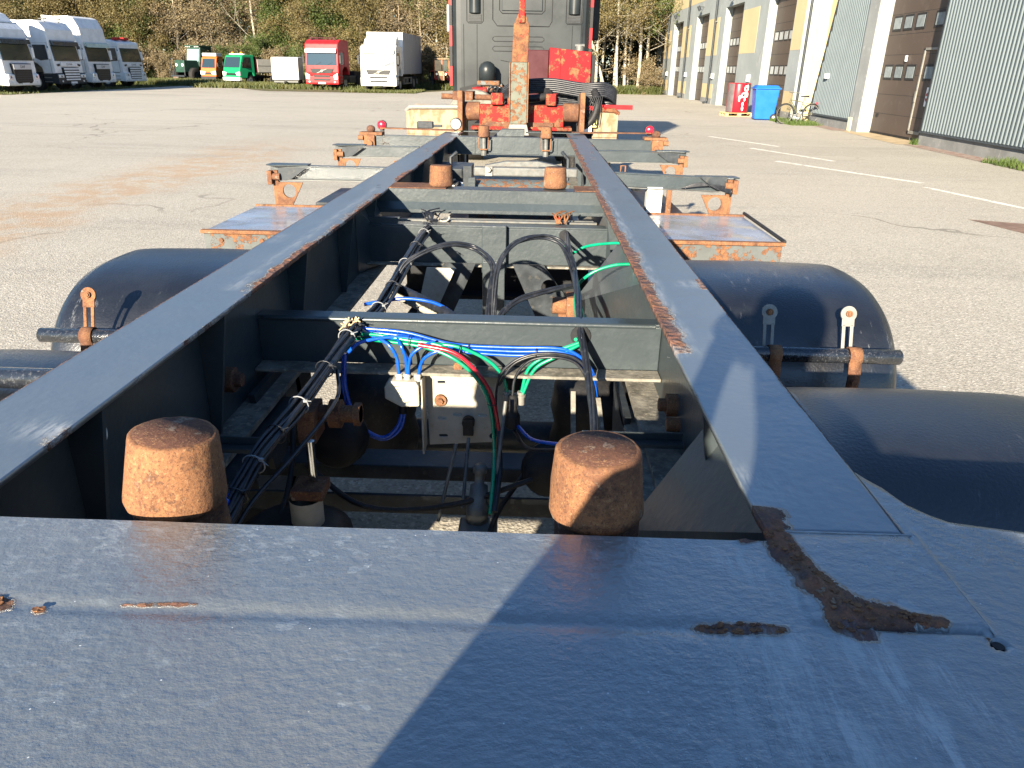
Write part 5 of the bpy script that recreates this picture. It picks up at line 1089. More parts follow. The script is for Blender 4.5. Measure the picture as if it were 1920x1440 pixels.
# ================================================================== BUILDINGS
yel = simple('yellow_render', (.50, .405, .235), .85, 0, .05, .6, .1, 30, dirt=((.5, .42, .24), .2))
gre = simple('pale_grey_green_render', (.265, .29, .285), .85, 0, .06, .7, .1, 30, dirt=((.40, .41, .39), .5))
wht = simple('white_painted_concrete', (.25, .26, .255), .8, 0, .08, 1.5, .1, 20, dirt=((.5, .5, .48), .4))
brn = simple('brown_door_panel', (.075, .056, .045), .5, 0, .10, .8, dirt=((.17, .14, .12), .25))
plin = simple('grey_plinth_concrete', (.20, .205, .20), .85, 0, .15, 2.2, .2, 20, dirt=((.40, .38, .33), .4))
clad = simple('blue_grey_sheet_cladding', (.12, .148, .16), .5, .0, .05, 1.2, spec=.3)
WX = 10.0
BD = thing('yellow_garage_building', 'long yellow and grey garage building with five tall brown doors', 'building', (0, 0, 0))
doors = [(63.4, 67.0), (55.9, 59.6), (47.7, 51.3), (39.9, 43.6), (31.9, 35.6)]; HD = 4.8; YE, YS = 69.6, 30.6
def wallp(x0, x1, y0, y1, z0, z1, m, nm, p=BD):
    return MB().b2(x0, x1, y0, y1, z0, z1).build(nm, m, p)
ys = [YS]+[v for d in doors[::-1] for v in d]+[YE]
for i in range(0, len(ys), 2): wallp(WX, WX+.5, ys[i], ys[i+1], .0, HD, gre, 'wall_pier')
wallp(WX, WX+.5, YS, YE, HD, 5.55, gre, 'lintel_wall'); wallp(WX-.004, WX+.5, YS, YE, 5.552, 7.6, yel, 'upper_wall')
wallp(WX+.45, 26, YS, YE, 0, 7.59, yel, 'inner_block'); wallp(WX-.25, 26, YS-.2, YE+.3, 7.62, 7.85, brn, 'roof_edge')
wallp(WX+.0, 26, YE-.01, YE+.02, 0, 7.6, yel, 'end_wall')
for i, (a, c) in enumerate(doors):
    D = MB().b2(WX+.36, WX+.42, a, c, .02, HD-.01).build('door', brn, BD)
    for k in range(8): MB().b2(WX+.357, WX+.36, a+.01, c-.01, .60*k+.02, .60*k+.035).build('panel_joint', M['dark'], D)
    for z in (1.60, 2.93):
        for k in range(5):
            y0 = a+.28+k*.66
            f = MB().b2(WX+.34, WX+.36, y0, y0+.52, z, z+.40).build('window', M['rubber'], D, .004); MB().b2(WX+.334, WX+.34, y0+.05, y0+.47, z+.05, z+.35).build('pane', simple('dusty_pane', (.34, .36, .36), .15) if 'dusty_pane' not in bpy.data.materials else bpy.data.materials['dusty_pane'], f)
    # yellow painted panels in the wall right of each door
    nx = doors[i-1][0] if i else YE
    lo, hi = c+.0, nx
    y0, y1 = c+.0 , nx
    # panels occupy the strip near the far side of each pier
    ymid0, ymid1 = (a-2.9, a-.05)
    MB().b2(WX-.006, WX, ymid0 if i < 4 else YS+.0, ymid1, 2.52, 4.42).build('painted_panel', yel, BD); MB().b2(WX-.006, WX, ymid0 if i < 4 else YS+.0, ymid1, .30, 1.05).build('painted_panel', yel, BD)
    MB().b2(WX-.02, WX+.0, ymid0 if i < 4 else YS, ymid1, 0, .28).build('plinth', plin, BD)
    l = MB(); l.b2(WX-.3, WX, (a+c)/2-.02, (a+c)/2+.02, 5.2, 5.24).cyl((WX-.35, (a+c)/2, 5.26), (WX-.22, (a+c)/2, 5.02), .09, k=10); l.build('wall_lamp', M['dark_steel'], BD)
MB().b2(WX-.006, WX, 67.9, YE-.4, 1.1, 4.0).build('painted_panel', yel, BD)
for y in (61.3, 53.6, 45.4):
    P_ = MB(); P_.cyl((WX-.12, y, .25), (WX-.12, y, 7.5), .06, k=10); P_.tube([(WX-.12, y, .3), (WX-.14, y, .12), (WX-.35, y, .05)], .06, 8); p_ = P_.build('drain_pipe', M['dark_steel'], BD)
    for z in (1.35, 4.2, 6.8): MB().b2(WX-.13, WX, y-.08, y+.08, z, z+.05).build('pipe_clip', M['galv'], p_)
    MB().b2(WX-.12, WX, y-.55, y-.30, 1.35, 1.6).build('wall_socket', M['white'], BD)
MB().b2(WX-.12, WX, 37.2, 37.45, 1.30, 1.6).build('wall_socket', M['white'], BD)
# white marks left on the grey piers by vehicles
b = MB()
for (a, c) in doors:
    for z in (1.25, 2.6):
        yy = c+.25; b.prism([(yy, z), (yy+.35, z-.1), (yy+.6, z-.6), (yy+.45, z-.65)], 'x', WX-.003, WX)
b.build('scuff_patch', wht, BD)
# recessed yellow section with drainpipe
wallp(WX+.9, 26, 27.0, YS-.003, 2.55, 7.6, yel, 'upper_wall'); wallp(WX+.9, 26, 27.0, YS-.003, 1.06, 2.547, wht, 'middle_wall'); wallp(WX+.9, 26, 27.0, YS-.003, .3, 1.057, yel, 'lower_wall'); wallp(WX+.87, 26, 27.0, YS-.003, 0, .297, plin, 'plinth')
MB().cyl((WX+.12, YS-.12, .3), (WX+.12, YS-.12, 7.5), .05, k=10).build('drain_pipe', M['dark_steel'], BD)
MB().tube([(WX+.87, 29.4, 1.2), (WX+.87, 29.4, 7.0)], .012, 6).build('wall_cable', M['dark_steel'], BD)
# grey clad hall -------------------------------------------------------------
HL = thing('grey_clad_hall', 'blue grey corrugated metal hall with a brown sectional door beside the yellow garages', 'building', (0, 0, 0))
CX = 10.5
def clad_wall(y0, y1, z0, z1t, slope=0., nm='corrugated_cladding'):
    """trapezoid ribs, pitch .15 m"""
    b = MB(); p = .15; n = int((y1-y0)/p); dy = (y1-y0)/n; vs = []
    for i in range(n):
        yb = y0+i*dy
        for t, d in ((0, 0), (.26, 0), (.40, .026), (.72, .026), (.86, 0)):
            vs.append((yb+t*dy, CX-d))
    vs.append((y1, CX))
    V = []
    for y, x in vs:
        zt = z1t
        V.append((x, y, z0)); V.append((x, y+slope*0, zt))
    b.add(V, [(2*i, 2*i+2, 2*i+3, 2*i+1) for i in range(len(vs)-1)])
    return b.build(nm, clad, HL)
# left part: leaning end - stepped in strips so the far edge slopes
YB, YT = 29.9, 28.75     # far edge at foot and at z=4.1
def cut_wall():
    p = .15; b = MB(); V = []; y0 = 26.0
    sl = (YT-YB)/3.75
    ys_ = []
    n = int((YB-y0)/p)
    for i in range(n+1):
        for t, d in ((0, 0), (.26, 0), (.40, .026), (.72, .026), (.86, 0)): ys_.append((y0+(i+t)*p, CX-d))
    for y, x in ys_:
        if y > YB: break
        zt = 7.4 if y < YB+sl*(7.4-.36) else .36+(YB-y)/(-sl)
        V.append((x, y, .36)); V.append((x, y, zt))
    b.add(V, [(2*i, 2*i+2, 2*i+3, 2*i+1) for i in range(len(V)//2-1)])
    b.build('corrugated_cladding', clad, HL)
    b = MB(); b.prism([(YB, .30), (YB+.12, .30), (YB+.12+sl*7.1, 7.4), (YB+sl*7.1, 7.4)], 'x', CX-.04, CX+.25); b.build('edge_trim', M['dark_steel'], HL)
cut_wall(); clad_wall(6.0, 21.15, .36, 7.4)
wallp(CX+.06, CX+.3, 26.0, 27.4, .36, 7.4, plin, 'backing_wall', HL); wallp(CX+.02, CX+.3, 6.0, 21.15, 0, 7.4, plin, 'backing_wall', HL)
for y0, y1 in ((26.0, YB-.1), (6.0, 21.15)):
    n = int((y1-y0)/1.9)+1
    for k in range(n): MB().b2(CX-.02, CX+.3, y0+(y1-y0)*k/n+.006, y0+(y1-y0)*(k+1)/n, 0, .31).build('plinth', plin, HL)
    MB().prism([(CX+.0, .36), (CX-.09, .32), (CX-.09, .31), (CX+.0, .345)], 'y', y0, y1).build('drip_flashing', M['dark_steel'], HL)
MB().b2(CX-.05, CX+.5, 25.25, 25.99, 0, 7.4).build('door_pillar', wht, HL); MB().b2(CX-.08, CX-.05, 25.75, 26.0, 0, .42).build('pillar_foot', simple('cream_block', (.65, .58, .4), .8), HL)
MB().b2(CX+.0, CX+.45, 21.15, 21.24, 0, 7.4).build('door_reveal', M['dark_steel'], HL)
wallp(CX+.5, 26, 6.0, 27.0, 0, 7.39, plin, 'inner_block', HL); wallp(CX-.2, 26, 5.8, 29.0, 7.42, 7.6, M['dark_steel'], 'roof_edge', HL)
DX = CX+.38
D = MB().b2(DX, DX+.05, 21.25, 25.24, .06, 7.0).build('sectional_door', brn, HL)
for k in range(12): MB().b2(DX-.002, DX+.0, 21.26, 25.23, .55*k+.06, .55*k+.07).build('panel_joint', M['dark'], D)
MB().b2(DX-.015, DX+.05, 21.25, 25.24, .0, .058).build('bottom_seal', M['rubber'], D)
pan = simple('reflecting_pane', (.20, .23, .24), .08)
for z in (1.60, 2.93):
    for yc_ in (24.72, 24.02, 23.28, 22.18):
        f = MB().b2(DX-.02, DX, yc_-.29, yc_+.29, z-.02, z+.40).build('window', M['rubber'], D, .006); MB().b2(DX-.028, DX-.02, yc_-.22, yc_+.22, z+.04, z+.34).build('pane', pan, f)
pd = MB()
pd.b2(DX-.035, DX-.002, 22.62, 22.68, .18, 2.42).b2(DX-.035, DX-.002, 21.32, 22.68, 2.36, 2.42); pd.b2(DX-.035, DX-.002, 21.32, 22.68, .18, .26)
pdo = pd.build('wicket_door_frame', M['alu'], D)
MB().b2(DX-.035, DX-.002, 21.28, 21.38, .18, 2.42).build('hinge_post', M['dark_steel'], pdo); MB().b2(DX-.06, DX-.035, 22.58, 22.66, 1.02, 1.3).build('lock', M['alu'], pdo)
MB().b2(DX-.06, DX-.02, 23.62, 23.70, 2.08, 2.24).build('sticker', M['white'], D); MB().b2(DX-.03, DX, 24.86, 24.98, .50, .60).build('hatch', M['dark'], D)
sg = MB().b2(DX-.012, DX-.004, 21.86, 22.10, .93, 1.42).build('warning_sign', M['white'], D)
b = MB(); b.prism([(21.98+.10*cos(a), 1.19+.10*sin(a)) for a in np.linspace(.12, pi-.12, 12)], 'x', DX-.018, DX-.012); b.prism([(21.98+.10*cos(a), 1.15+.10*sin(a)) for a in np.linspace(pi+.12, 2*pi-.12, 12)], 'x', DX-.018, DX-.012); b.build('red_disc', M['red_cab'], sg)
MB().b2(CX-.12, CX, 28.55, 28.75, 1.55, 1.72).build('wall_socket', M['white'], HL)
ap = MB(); ap.quad((9.9, 21.1, .006), (10.9, 21.1, .006), (10.9, 25.6, .006), (10.1, 25.6, .006)); tag(ap.build('door_apron', simple('sandy_apron', (.46, .36, .22), .9, 0, .2, 3, .2, 30)), kind='structure')
ap = MB(); ap.quad((9.75, 7.0, .006), (10.5, 7.0, .006), (10.5, 21.0, .006), (10.05, 21.0, .006)); ap.quad((9.9, 25.8, .006), (10.5, 25.8, .006), (10.5, 29.8, .006), (10.1, 29.8, .006))
def brick_mat():
    b = NB('reddish_gravel_strip'); f = b.noise(6, 7, .8); c = b.mix(b.ss(f, .4, .6), (.23, .13, .10), (.32, .27, .22)); b.set(Base_Color=c, Roughness=.95); b.nrm(b.bump(b.noise(40, 4), .6, .02)); return b.m
tag(ap.build('gravel_strip', brick_mat()), kind='structure')

# ------------------------------------------------------------------ drum on pallet, bin, bicycle
T = thing('wrapped_drum', 'red and grey wrapped cylinder with white blotches standing on the pallet', 'barrel', (8.62, 33.4, .15))
b = MB(); b.lathe((0, 0, 0), (0, 0, 1), [(0, 0), (0, .44), (.03, .455), (1.10, .455), (1.14, .44), (1.14, 0)], 40); b.build('body', simple('red_wrap', (.36, .010, .02), .35, 0, .1, 3), T)
b = MB()
def cyl_patch(b, a0, a1, z0, z1, r=.459, n=8):
    A = np.linspace(a0, a1, n+1)
    for p_, q_ in zip(A, A[1:]): b.quad((r*cos(p_), r*sin(p_), z0), (r*cos(q_), r*sin(q_), z0), (r*cos(q_), r*sin(q_), z1), (r*cos(p_), r*sin(p_), z1))
gw = simple('grey_wrap', (.12, .10, .10), .5); cyl_patch(b, R(185), R(232), .02, 1.12); b.build('grey_band', gw, T); b = MB(); cyl_patch(b, R(318), R(360), .02, 1.12); b.build('grey_band', gw, T)
b = MB()
for (ac, zc_, ra, rz_) in [(296, .93, 14, .13), (303, 1.00, 6, .09), (285, .68, 16, .10), (300, .70, 12, .10), (265, .60, 7, .07), (262, .50, 4, .07), (282, .32, 5, .10), (283, .16, 6, .08), (291, .52, 5, .08)]:
    pts = [(R(ac+ra*cos(t)), zc_+rz_*sin(t)*(1+.2*sin(3*t+ac))) for t in np.linspace(0, 2*pi, 17)[:-1]]
    b.quad(*[(.462*cos(a), .462*sin(a), z) for a, z in pts])
b.build('white_blotch', M['white'], T)
T = thing('wooden_pallet', 'pale wooden pallet under the red drum by the grey wall', 'pallet', (8.62, 33.4, 0), rz=.05)
wood = simple('pale_pallet_wood', (.48, .34, .17), .8, 0, .15, 5, .2, 40)
for y in (-.4, -.13, .13, .4): MB().b2(-.6, .6, y-.07, y+.07, .122, .144).build('deck_board', wood, T)
for x in (-.53, 0, .53):
    MB().b2(x-.07, x+.07, -.47, .47, .10, .12).build('cross_board', wood, T)
    for y in (-.4, 0, .4): MB().b2(x-.07, x+.07, y-.07, y+.07, .022, .098).build('block', wood, T)
for y in (-.4, 0, .4): MB().b2(-.6, .6, y-.05, y+.05, 0, .021).build('base_board', wood, T)
T = thing('wheeled_bin', 'large bright blue wheeled bin standing between drum and bicycle', 'bin', (9.05, 31.0, 0), rz=R(-4))
bl = simple('bright_blue_plastic', (.012, .12, .48), .4, 0, .06, 3); b = MB()
def frus(b, z0, z1, w0, d0, w1, d1, yo0=0, yo1=0):
    b.add([(-w0, -d0+yo0, z0), (w0, -d0+yo0, z0), (w0, d0+yo0, z0), (-w0, d0+yo0, z0), (-w1, -d1+yo1, z1), (w1, -d1+yo1, z1), (w1, d1+yo1, z1), (-w1, d1+yo1, z1)], [(0, 1, 2, 3), (4, 5, 6, 7), (0, 1, 5, 4), (1, 2, 6, 5), (2, 3, 7, 6), (3, 0, 4, 7)])
frus(b, .03, 1.12, .36, .30, .45, .38); b.build('body', bl, T, .03, 3); b = MB(); frus(b, 1.121, 1.17, .50, .43, .50, .43); frus(b, 1.17, 1.26, .46, .40, .38, .30); b.build('lid', bl, T, .02, 3)
b = MB(); b.b2(.45, .56, -.2, .2, .98, 1.05).b2(.38, .48, -.02, .02, .75, .98); b.build('handle', M['grille'], T, .01)
for y in (-.34, .34): b = MB(); b.cyl((.34, y-.03, .12), (.34, y+.03, .12), .12, k=18); w_ = b.build('wheel', M['tyre'], T); MB().cyl((.34, y-.034, .12), (.34, y+.034, .12), .06, k=12).build('rim', M['rim'], w_)
T = thing('bicycle', 'old dark bicycle leaning on its stand in grass beside the blue bin', 'bicycle', (9.72, 28.9, .34), rz=R(12))
# local: frame plane along x; front wheel left
def bw(x, nm='wheel'):
    b = MB(); b.tube([(x+.33*cos(a), 0, .33*sin(a)) for a in np.linspace(0, 2*pi, 33)], .020, 8, False); o = b.build(nm, M['tyre'], T)
    b = MB(); b.tube([(x+.308*cos(a), 0, .308*sin(a)) for a in np.linspace(0, 2*pi, 33)], .011, 6, False); b.build('rim', M['alu'], o)
    b = MB()
    for k in range(18): a = k*pi/9; b.cyl((x, 0, 0), (x+.3*cos(a), 0, .3*sin(a)), .0025, k=3, cap=False)
    b.cyl((x, -.04, 0), (x, .04, 0), .02, k=8); b.build('spokes', M['alu'], o)
    b = MB(); b.tube([(x+.36*cos(a), 0, .36*sin(a)) for a in np.linspace(.3, pi-.1, 12)], .012, 6); b.build('mudguard', M['dark_steel'], o)
bw(-.52); bw(.52)
fm = simple('olive_frame_paint', (.10, .10, .05), .4)
b = MB()
for p_, q_, r_ in [((-.36, 0, .48), (.02, 0, -.04), .017), ((-.38, 0, .40), (-.0, 0, .0), .014), ((.02, 0, -.04), (.16, 0, .48), .016), ((.02, 0, -.04), (.52, 0, 0), .010), ((.13, 0, .36), (.52, 0, 0), .010), ((-.36, 0, .55), (-.52, 0, 0), .014), ((-.36, 0, .48), (.13, 0, .40), .013)]: b.cyl(p_, q_, r_, k=8)
b.build('frame', fm, T); b = MB(); b.cyl((-.36, 0, .5), (-.34, 0, .72), .012, k=8); b.tube(spline([(-.18, -.28, .70), (-.34, -.22, .74), (-.36, 0, .72), (-.34, .22, .74), (-.18, .28, .70)], 4), .012, 6); b.build('handlebar', M['galv'], T)
b = MB(); b.cyl((.16, 0, .48), (.19, 0, .60), .012, k=8); b.prism([(.05, .58), (.30, .57), (.33, .63), (.05, .61)], 'y', -.07, .07); b.build('saddle', M['rubber'], T, .015)
b = MB(); b.b2(.28, .68, -.06, .06, .36, .375).cyl((.62, 0, .36), (.52, 0, 0), .006, k=6); b.build('carrier', M['galv'], T); b = MB(); b.b2(.66, .70, -.05, .05, .34, .40); b.build('rear_lamp', M['red_lamp'], T)
b = MB(); b.cyl((.04, .0, -.08), (-.14, -.16, -.34), .010, k=6).cyl((.02, -.06, -.04), (.02, .06, -.04), .07, k=14); b.build('kickstand', M['alu'], T)

# ================================================================== VEGETATION
def leaf_mat(name, cols):
    b = NB(name); oi = b.n('ShaderNodeObjectInfo'); n = b.noise(.8, 3); n2 = b.vor(2.3); sp = b.n('ShaderNodeSeparateColor'); b.L(n2, sp.inputs[0])
    c = b.mix(b.ss(n, .35, .65), cols[0], cols[1]); c = b.mix(b.math('MULTIPLY', sp.outputs[0], .7), c, cols[2])
    c = b.mix(b.math('MULTIPLY', oi.outputs['Random'], .35), c, cols[0])
    b.set(Base_Color=c, Roughness=.6, Specular_IOR_Level=.3)
    b.p.inputs['Transmission Weight'].default_value = 0
    return b.m
LG = leaf_mat('green_leaves', [(.028, .050, .011), (.055, .085, .018), (.095, .112, .03)])
LY = leaf_mat('yellow_green_leaves', [(.085, .075, .028), (.14, .115, .042), (.14, .10, .045)])
LB = leaf_mat('dry_brown_leaves', [(.15, .112, .065), (.25, .19, .11), (.11, .098, .045)])
LD = leaf_mat('dark_needles', [(.008, .016, .007), (.016, .028, .010), (.024, .034, .014)])
def bark(name, a, c_, spots=.0):
    b = NB(name); f = b.noise(3, 6, .7, b.map((3, 3, 1))); c = b.mix(b.ss(f, .4, .6), a, c_)
    if spots: c = b.mix(b.ss(b.noise(4, 5, .7, b.map((1, 1, 5))), .56, .64, 0, spots), c, (.06, .055, .05))
    b.set(Base_Color=c, Roughness=.85); return b.m
BW = bark('birch_bark', (.30, .27, .21), (.42, .38, .30), .9); BG = bark('grey_brown_bark', (.06, .048, .034), (.12, .10, .07)); BT = bark('twig_bark', (.14, .11, .075), (.26, .21, .145))
def leaves_np(cs, size, seed, up=.3):
    r = np.random.RandomState(seed); n = len(cs); d = r.normal(size=(n, 3)); d[:, 2] *= 1; d /= np.linalg.norm(d, axis=1)[:, None]
    u = np.cross(d, r.normal(size=(n, 3))); u /= np.linalg.norm(u, axis=1)[:, None]; s = size*r.uniform(.6, 1.3, (n, 1)); w_ = d*s; u = u*s*.62
    return np.stack([cs-w_, cs+u, cs+w_, cs-u], 1).reshape(-1, 3)
def mesh_from(name, vs, mat, quads=True):
    me = bpy.data.meshes.new(name); n = len(vs)//4; me.vertices.add(n*4); me.vertices.foreach_set('co', np.asarray(vs, dtype=np.float32).ravel())
    me.loops.add(n*4); me.loops.foreach_set('vertex_index', np.arange(n*4, dtype=np.int32)); me.polygons.add(n); me.polygons.foreach_set('loop_start', np.arange(0, n*4, 4, dtype=np.int32))
    me.update(calc_edges=True); me.materials.append(mat); me.validate(); return me
def tree_parts(seed, H, kind):
    """returns (trunk mesh builder, crown vertex array): trunk with limbs, forked twigs and clumped leaves"""
    r = random.Random(seed); b = MB(); tips = []
    lean = Vector((r.uniform(-.08, .08), r.uniform(-.05, .05), 0)); p = Vector((0, 0, -.1)); pts = [p]; n = 9
    for i in range(n): p = p+Vector((lean.x*H/n+r.uniform(-.06, .06)*H/12, lean.y*H/n+r.uniform(-.06, .06)*H/12, H/n)); pts.append(p)
    r0 = {'birch': .095, 'shrub': .05, 'leafy': .14, 'spruce': .14, 'bare': .10}[kind]*(H/11 if kind != 'shrub' else 1)
    sp = spline(pts, 2); b.tube(sp, [max(.012, r0*(1-i/len(sp))**.8) for i in range(len(sp))], 7)
    def branch(p, d, L, rad, depth):
        m = 4; q = p; P = [p]
        for i in range(m): d = (d+Vector((r.gauss(0, .16), r.gauss(0, .16), r.gauss(.05, .12)))).normalized(); q = q+d*L/m; P.append(q)
        b.tube(P, [rad*(1-.75*i/m) for i in range(m+1)], 4 if depth else 5, False); tips.extend(P[1:])
        if depth < 2:
            for k in range(3 if depth else 4):
                t = r.uniform(.25, 1); i = min(m-1, int(t*m)); s = P[i].lerp(P[i+1], t*m-i) if i < m else P[-1]
                dd = (d+Vector((r.gauss(0, .7), r.gauss(0, .7), r.gauss(.1, .45)))).normalized(); branch(s, dd, L*r.uniform(.4, .65), rad*.5, depth+1)
    nb = {'birch': 17, 'shrub': 14, 'leafy': 20, 'spruce': 0, 'bare': 26}[kind]
    for k in range(nb):
        t = {'birch': r.uniform(.22, .98), 'shrub': r.uniform(.03, .9), 'leafy': r.uniform(.06, .95), 'bare': r.uniform(.06, .95)}[kind]
        i = min(len(sp)-2, int(t*(len(sp)-1))); a = r.uniform(0, 2*pi); L = H*(.24 if kind != 'shrub' else .45)*(1.15-t)*r.uniform(.6, 1.2)+.5
        branch(sp[i], Vector((cos(a), sin(a), r.uniform(.1, .9))).normalized(), L, r0*.28*(1.2-t), 0)
    cs = []
    if kind == 'spruce':
        k = 0; z = .5
        while z < H:
            rad = (H-z)/H*H*.20+.15
            for a in np.linspace(0, 2*pi, 11)[:-1]+r.uniform(0, 6):
                e = Vector((cos(a)*rad, sin(a)*rad, z-rad*.35)); b.tube([(lean.x*z, 0, z), e], [.02, .006], 3, False)
                for j in range(26):
                    t = r.random()**.7; c = Vector((lean.x*z, 0, z)).lerp(e, t); cs.append(c+Vector((r.gauss(0, .10), r.gauss(0, .10), r.gauss(-.07, .09))))
            z += .32
        size = .085
    else:
        per = {'birch': 12, 'shrub': 10, 'leafy': 26, 'bare': 4}[kind]; spd = {'birch': .28, 'shrub': .22, 'leafy': .38, 'bare': .25}[kind]
        for t_ in tips:
            if kind == 'birch' and t_.z < H*.30 and r.random() < .6: continue
            for j in range(int(per*r.uniform(.2, 1.8))): cs.append(t_+Vector((r.gauss(0, spd), r.gauss(0, spd), r.gauss(0, spd*.8))))
        size = .060
    return b, leaves_np(np.array([tuple(c) for c in cs]), size, seed)
def make_tree(seed, H, kind, lm, bm_, nm, x, y):
    b, lv = tree_parts(seed, H, kind); T = thing(nm, nm, 'tree', (x, y, 0)); b.build('trunk', bm_, T)
    me = mesh_from('crown', lv, lm); o = bpy.data.objects.new('crown', me); COL.objects.link(o); o.parent = T; return T
PROTO = {'birch': [make_tree(11+i, 14+i, 'birch', (LY, LG)[i % 2], BW, 'birch_tree', 0, 0) for i in range(3)],
         'bare': [make_tree(31+i, 9+i, 'bare', LB, (BT, BG)[i % 2], 'bare_tree', 0, 0) for i in range(3)],
         'leafy': [make_tree(51+i, 9+i*2, 'leafy', (LG, LY)[i % 2], BG, 'leafy_tree', 0, 0) for i in range(2)],
         'spruce': [make_tree(71+i, 13+2*i, 'spruce', LD, BG, 'spruce_tree', 0, 0) for i in range(1)],
         'shrub': [make_tree(91+i, 3.4+i*.8, 'shrub', (LB, LY, LG)[i], BT, 'shrub', 0, 0) for i in range(3)]}
LAB = {'birch': ('slender pale trunked birch standing in the wood behind the yard', 'pale birches in the wood'),
       'bare': ('tangled brown twiggy tree with few dry leaves in the wood', 'bare brown trees in the wood'),
       'leafy': ('dense green leafy tree growing in the wood behind the trucks', 'green leafy trees in the wood'),
       'spruce': ('dark green spruce standing deep in the wood', 'dark spruces in the wood'),
       'shrub': ('low bushy shrub at the foot of the wood', 'shrubs at the wood edge')}
first = {}
def plant(kind, x, y, s=1., i=None, tilt=0.):
    L_ = PROTO[kind]; i = rnd.randrange(len(L_)) if i is None else i; src = L_[i]; key = (kind, i)
    o = src if key not in first else dup(src); first[key] = 1
    o.location = (x, y, 0); o.rotation_euler = (tilt*.3, tilt, rnd.uniform(0, 6.28)); o.scale = (s, s, s*rnd.uniform(.92, 1.1)); o['label'], o['group'] = LAB[kind]
    o['category'] = 'shrub' if kind == 'shrub' else 'tree'; return o
def edgey(x): return 62 if x > -3 else 66
LEAFX = [(-48, -36), (-25.5, -23.5), (-20, -15.5), (-1, .5)]
for x in np.arange(-66, 20, 1.25):
    x = float(x)+rnd.uniform(-.5, .5); e = 75 if x < -19.5 else (68 if x < -5 else 62)
    if x > 1: k = rnd.choice(['birch', 'birch', 'birch', 'bare'])
    elif any(a <= x <= c for a, c in LEAFX): k = 'leafy'
    else: k = rnd.choice(['bare', 'bare', 'bare', 'birch', 'bare', 'leafy'])
    plant(k, x, e+rnd.uniform(0, 2.5), rnd.uniform(.85, 1.15))
for x in np.arange(-75, 24, 1.7):
    x = float(x)+rnd.uniform(-.6, .6); e = 78.5 if x < -19.5 else (72 if x < -5 else 66)
    plant(rnd.choice(['bare', 'birch', 'spruce', 'birch', 'bare'] if x < 1 else ['birch', 'birch', 'spruce']), x, e+rnd.uniform(0, 3), rnd.uniform(.9, 1.2))
for x in np.arange(-82, 26, 2.4):
    plant(rnd.choice(['spruce', 'spruce', 'leafy']), float(x)+rnd.uniform(-.8, .8), 83 if x < -25 else 77, rnd.uniform(1., 1.3))
for x in np.arange(-60, 9.5, 1.5):
    x = float(x)+rnd.uniform(-.6, .6); e = 72.5 if x < -19.5 else (66 if x < -5 else 60.5)
    if -1.0 < x < 6 and rnd.random() < .6: continue
    plant('shrub', x, e+rnd.uniform(-.5, 1), rnd.uniform(.5, 1.0), 0 if rnd.random() < .5 else None)
# leaning pale trunks in the gap on the right
for x, y, tl in [(4.6, 60.5, 0.0), (5.4, 61, -.30), (6.2, 60.2, .05), (6.9, 61.5, .03), (7.8, 60.8, .04), (3.6, 62, .02), (2.9, 60.6, .06), (8.6, 62, 0)]:
    o = plant('birch', x, y, 1., None, tl)
    if tl < -.2: o['label'] = 'strongly leaning pale birch trunk between the dark cab and the yellow garage building'
# far wood closing the view behind the trunks
r_ = np.random.RandomState(5); n = 52000
cs = np.stack([r_.uniform(-110, 60, n), r_.uniform(88, 100, n), 17*r_.random_sample(n)**.9], 1)
tag(bpy.data.objects.new('distant_wood', mesh_from('distant_wood', leaves_np(cs, .42, 6), LD)), kind='stuff'); COL.objects.link(bpy.data.objects['distant_wood'])
b = MB()
for k in range(190):
    x = -95+k*.82+rnd.uniform(-.4, .4); y = 87+rnd.uniform(0, 8); b.cyl((x, y, 0), (x+rnd.uniform(-.5, .5), y, 16), .14, .06, 5, False)
tag(b.build('distant_trunks', BG), kind='stuff')
# weeds and grass along the edges
def tufts(name, areas, mat, h=.22, n_each=900, seed=3):
    r = np.random.RandomState(seed); V = []
    for (x0, x1, y0, y1, nn, hh) in areas:
        x = r.uniform(x0, x1, nn); y = r.uniform(y0, y1, nn); h_ = hh*r.uniform(.4, 1.3, nn); a = r.uniform(0, 6.28, nn); w_ = .012+.05*(y > 40)*.6; dx, dy = np.cos(a)*w_, np.sin(a)*w_; lx, ly = r.normal(0, .35, nn)*h_, r.normal(0, .35, nn)*h_; z = np.zeros(nn)
        V.append(np.stack([np.stack([x-dx, y-dy, z], 1), np.stack([x+dx, y+dy, z], 1), np.stack([x+lx+dx*.2, y+ly, h_], 1), np.stack([x+lx-dx*.2, y+ly, h_], 1)], 1).reshape(-1, 3))
    o = bpy.data.objects.new(name, mesh_from(name, np.concatenate(V), mat)); COL.objects.link(o); tag(o, kind='stuff')
tufts('grass', [(-33, -25, 60.5, 73, 14000, .35), (-25, -12, 57, 68, 14000, .28), (-13, -8, 52.6, 58, 6000, .15), (1.5, 9.5, 59.6, 63, 9000, .5), (-36, -27.2, 40, 60, 6000, .10), (-12, -4, 61.5, 68, 7000, .4)], leaf_mat('grass_blades', [(.055, .065, .018), (.10, .092, .032), (.042, .06, .013)]))
tufts('weeds', [(9.2, 9.98, 30.2, 31.8, 900, .10), (9.2, 10.3, 27.9, 30.2, 1600, .12), (10.3, 10.48, 21.0, 21.3, 80, .14), (9.9, 10.5, 12.5, 17.0, 1600, .13)], leaf_mat('weed_blades', [(.05, .085, .015), (.08, .11, .025), (.045, .075, .015)]), seed=8)

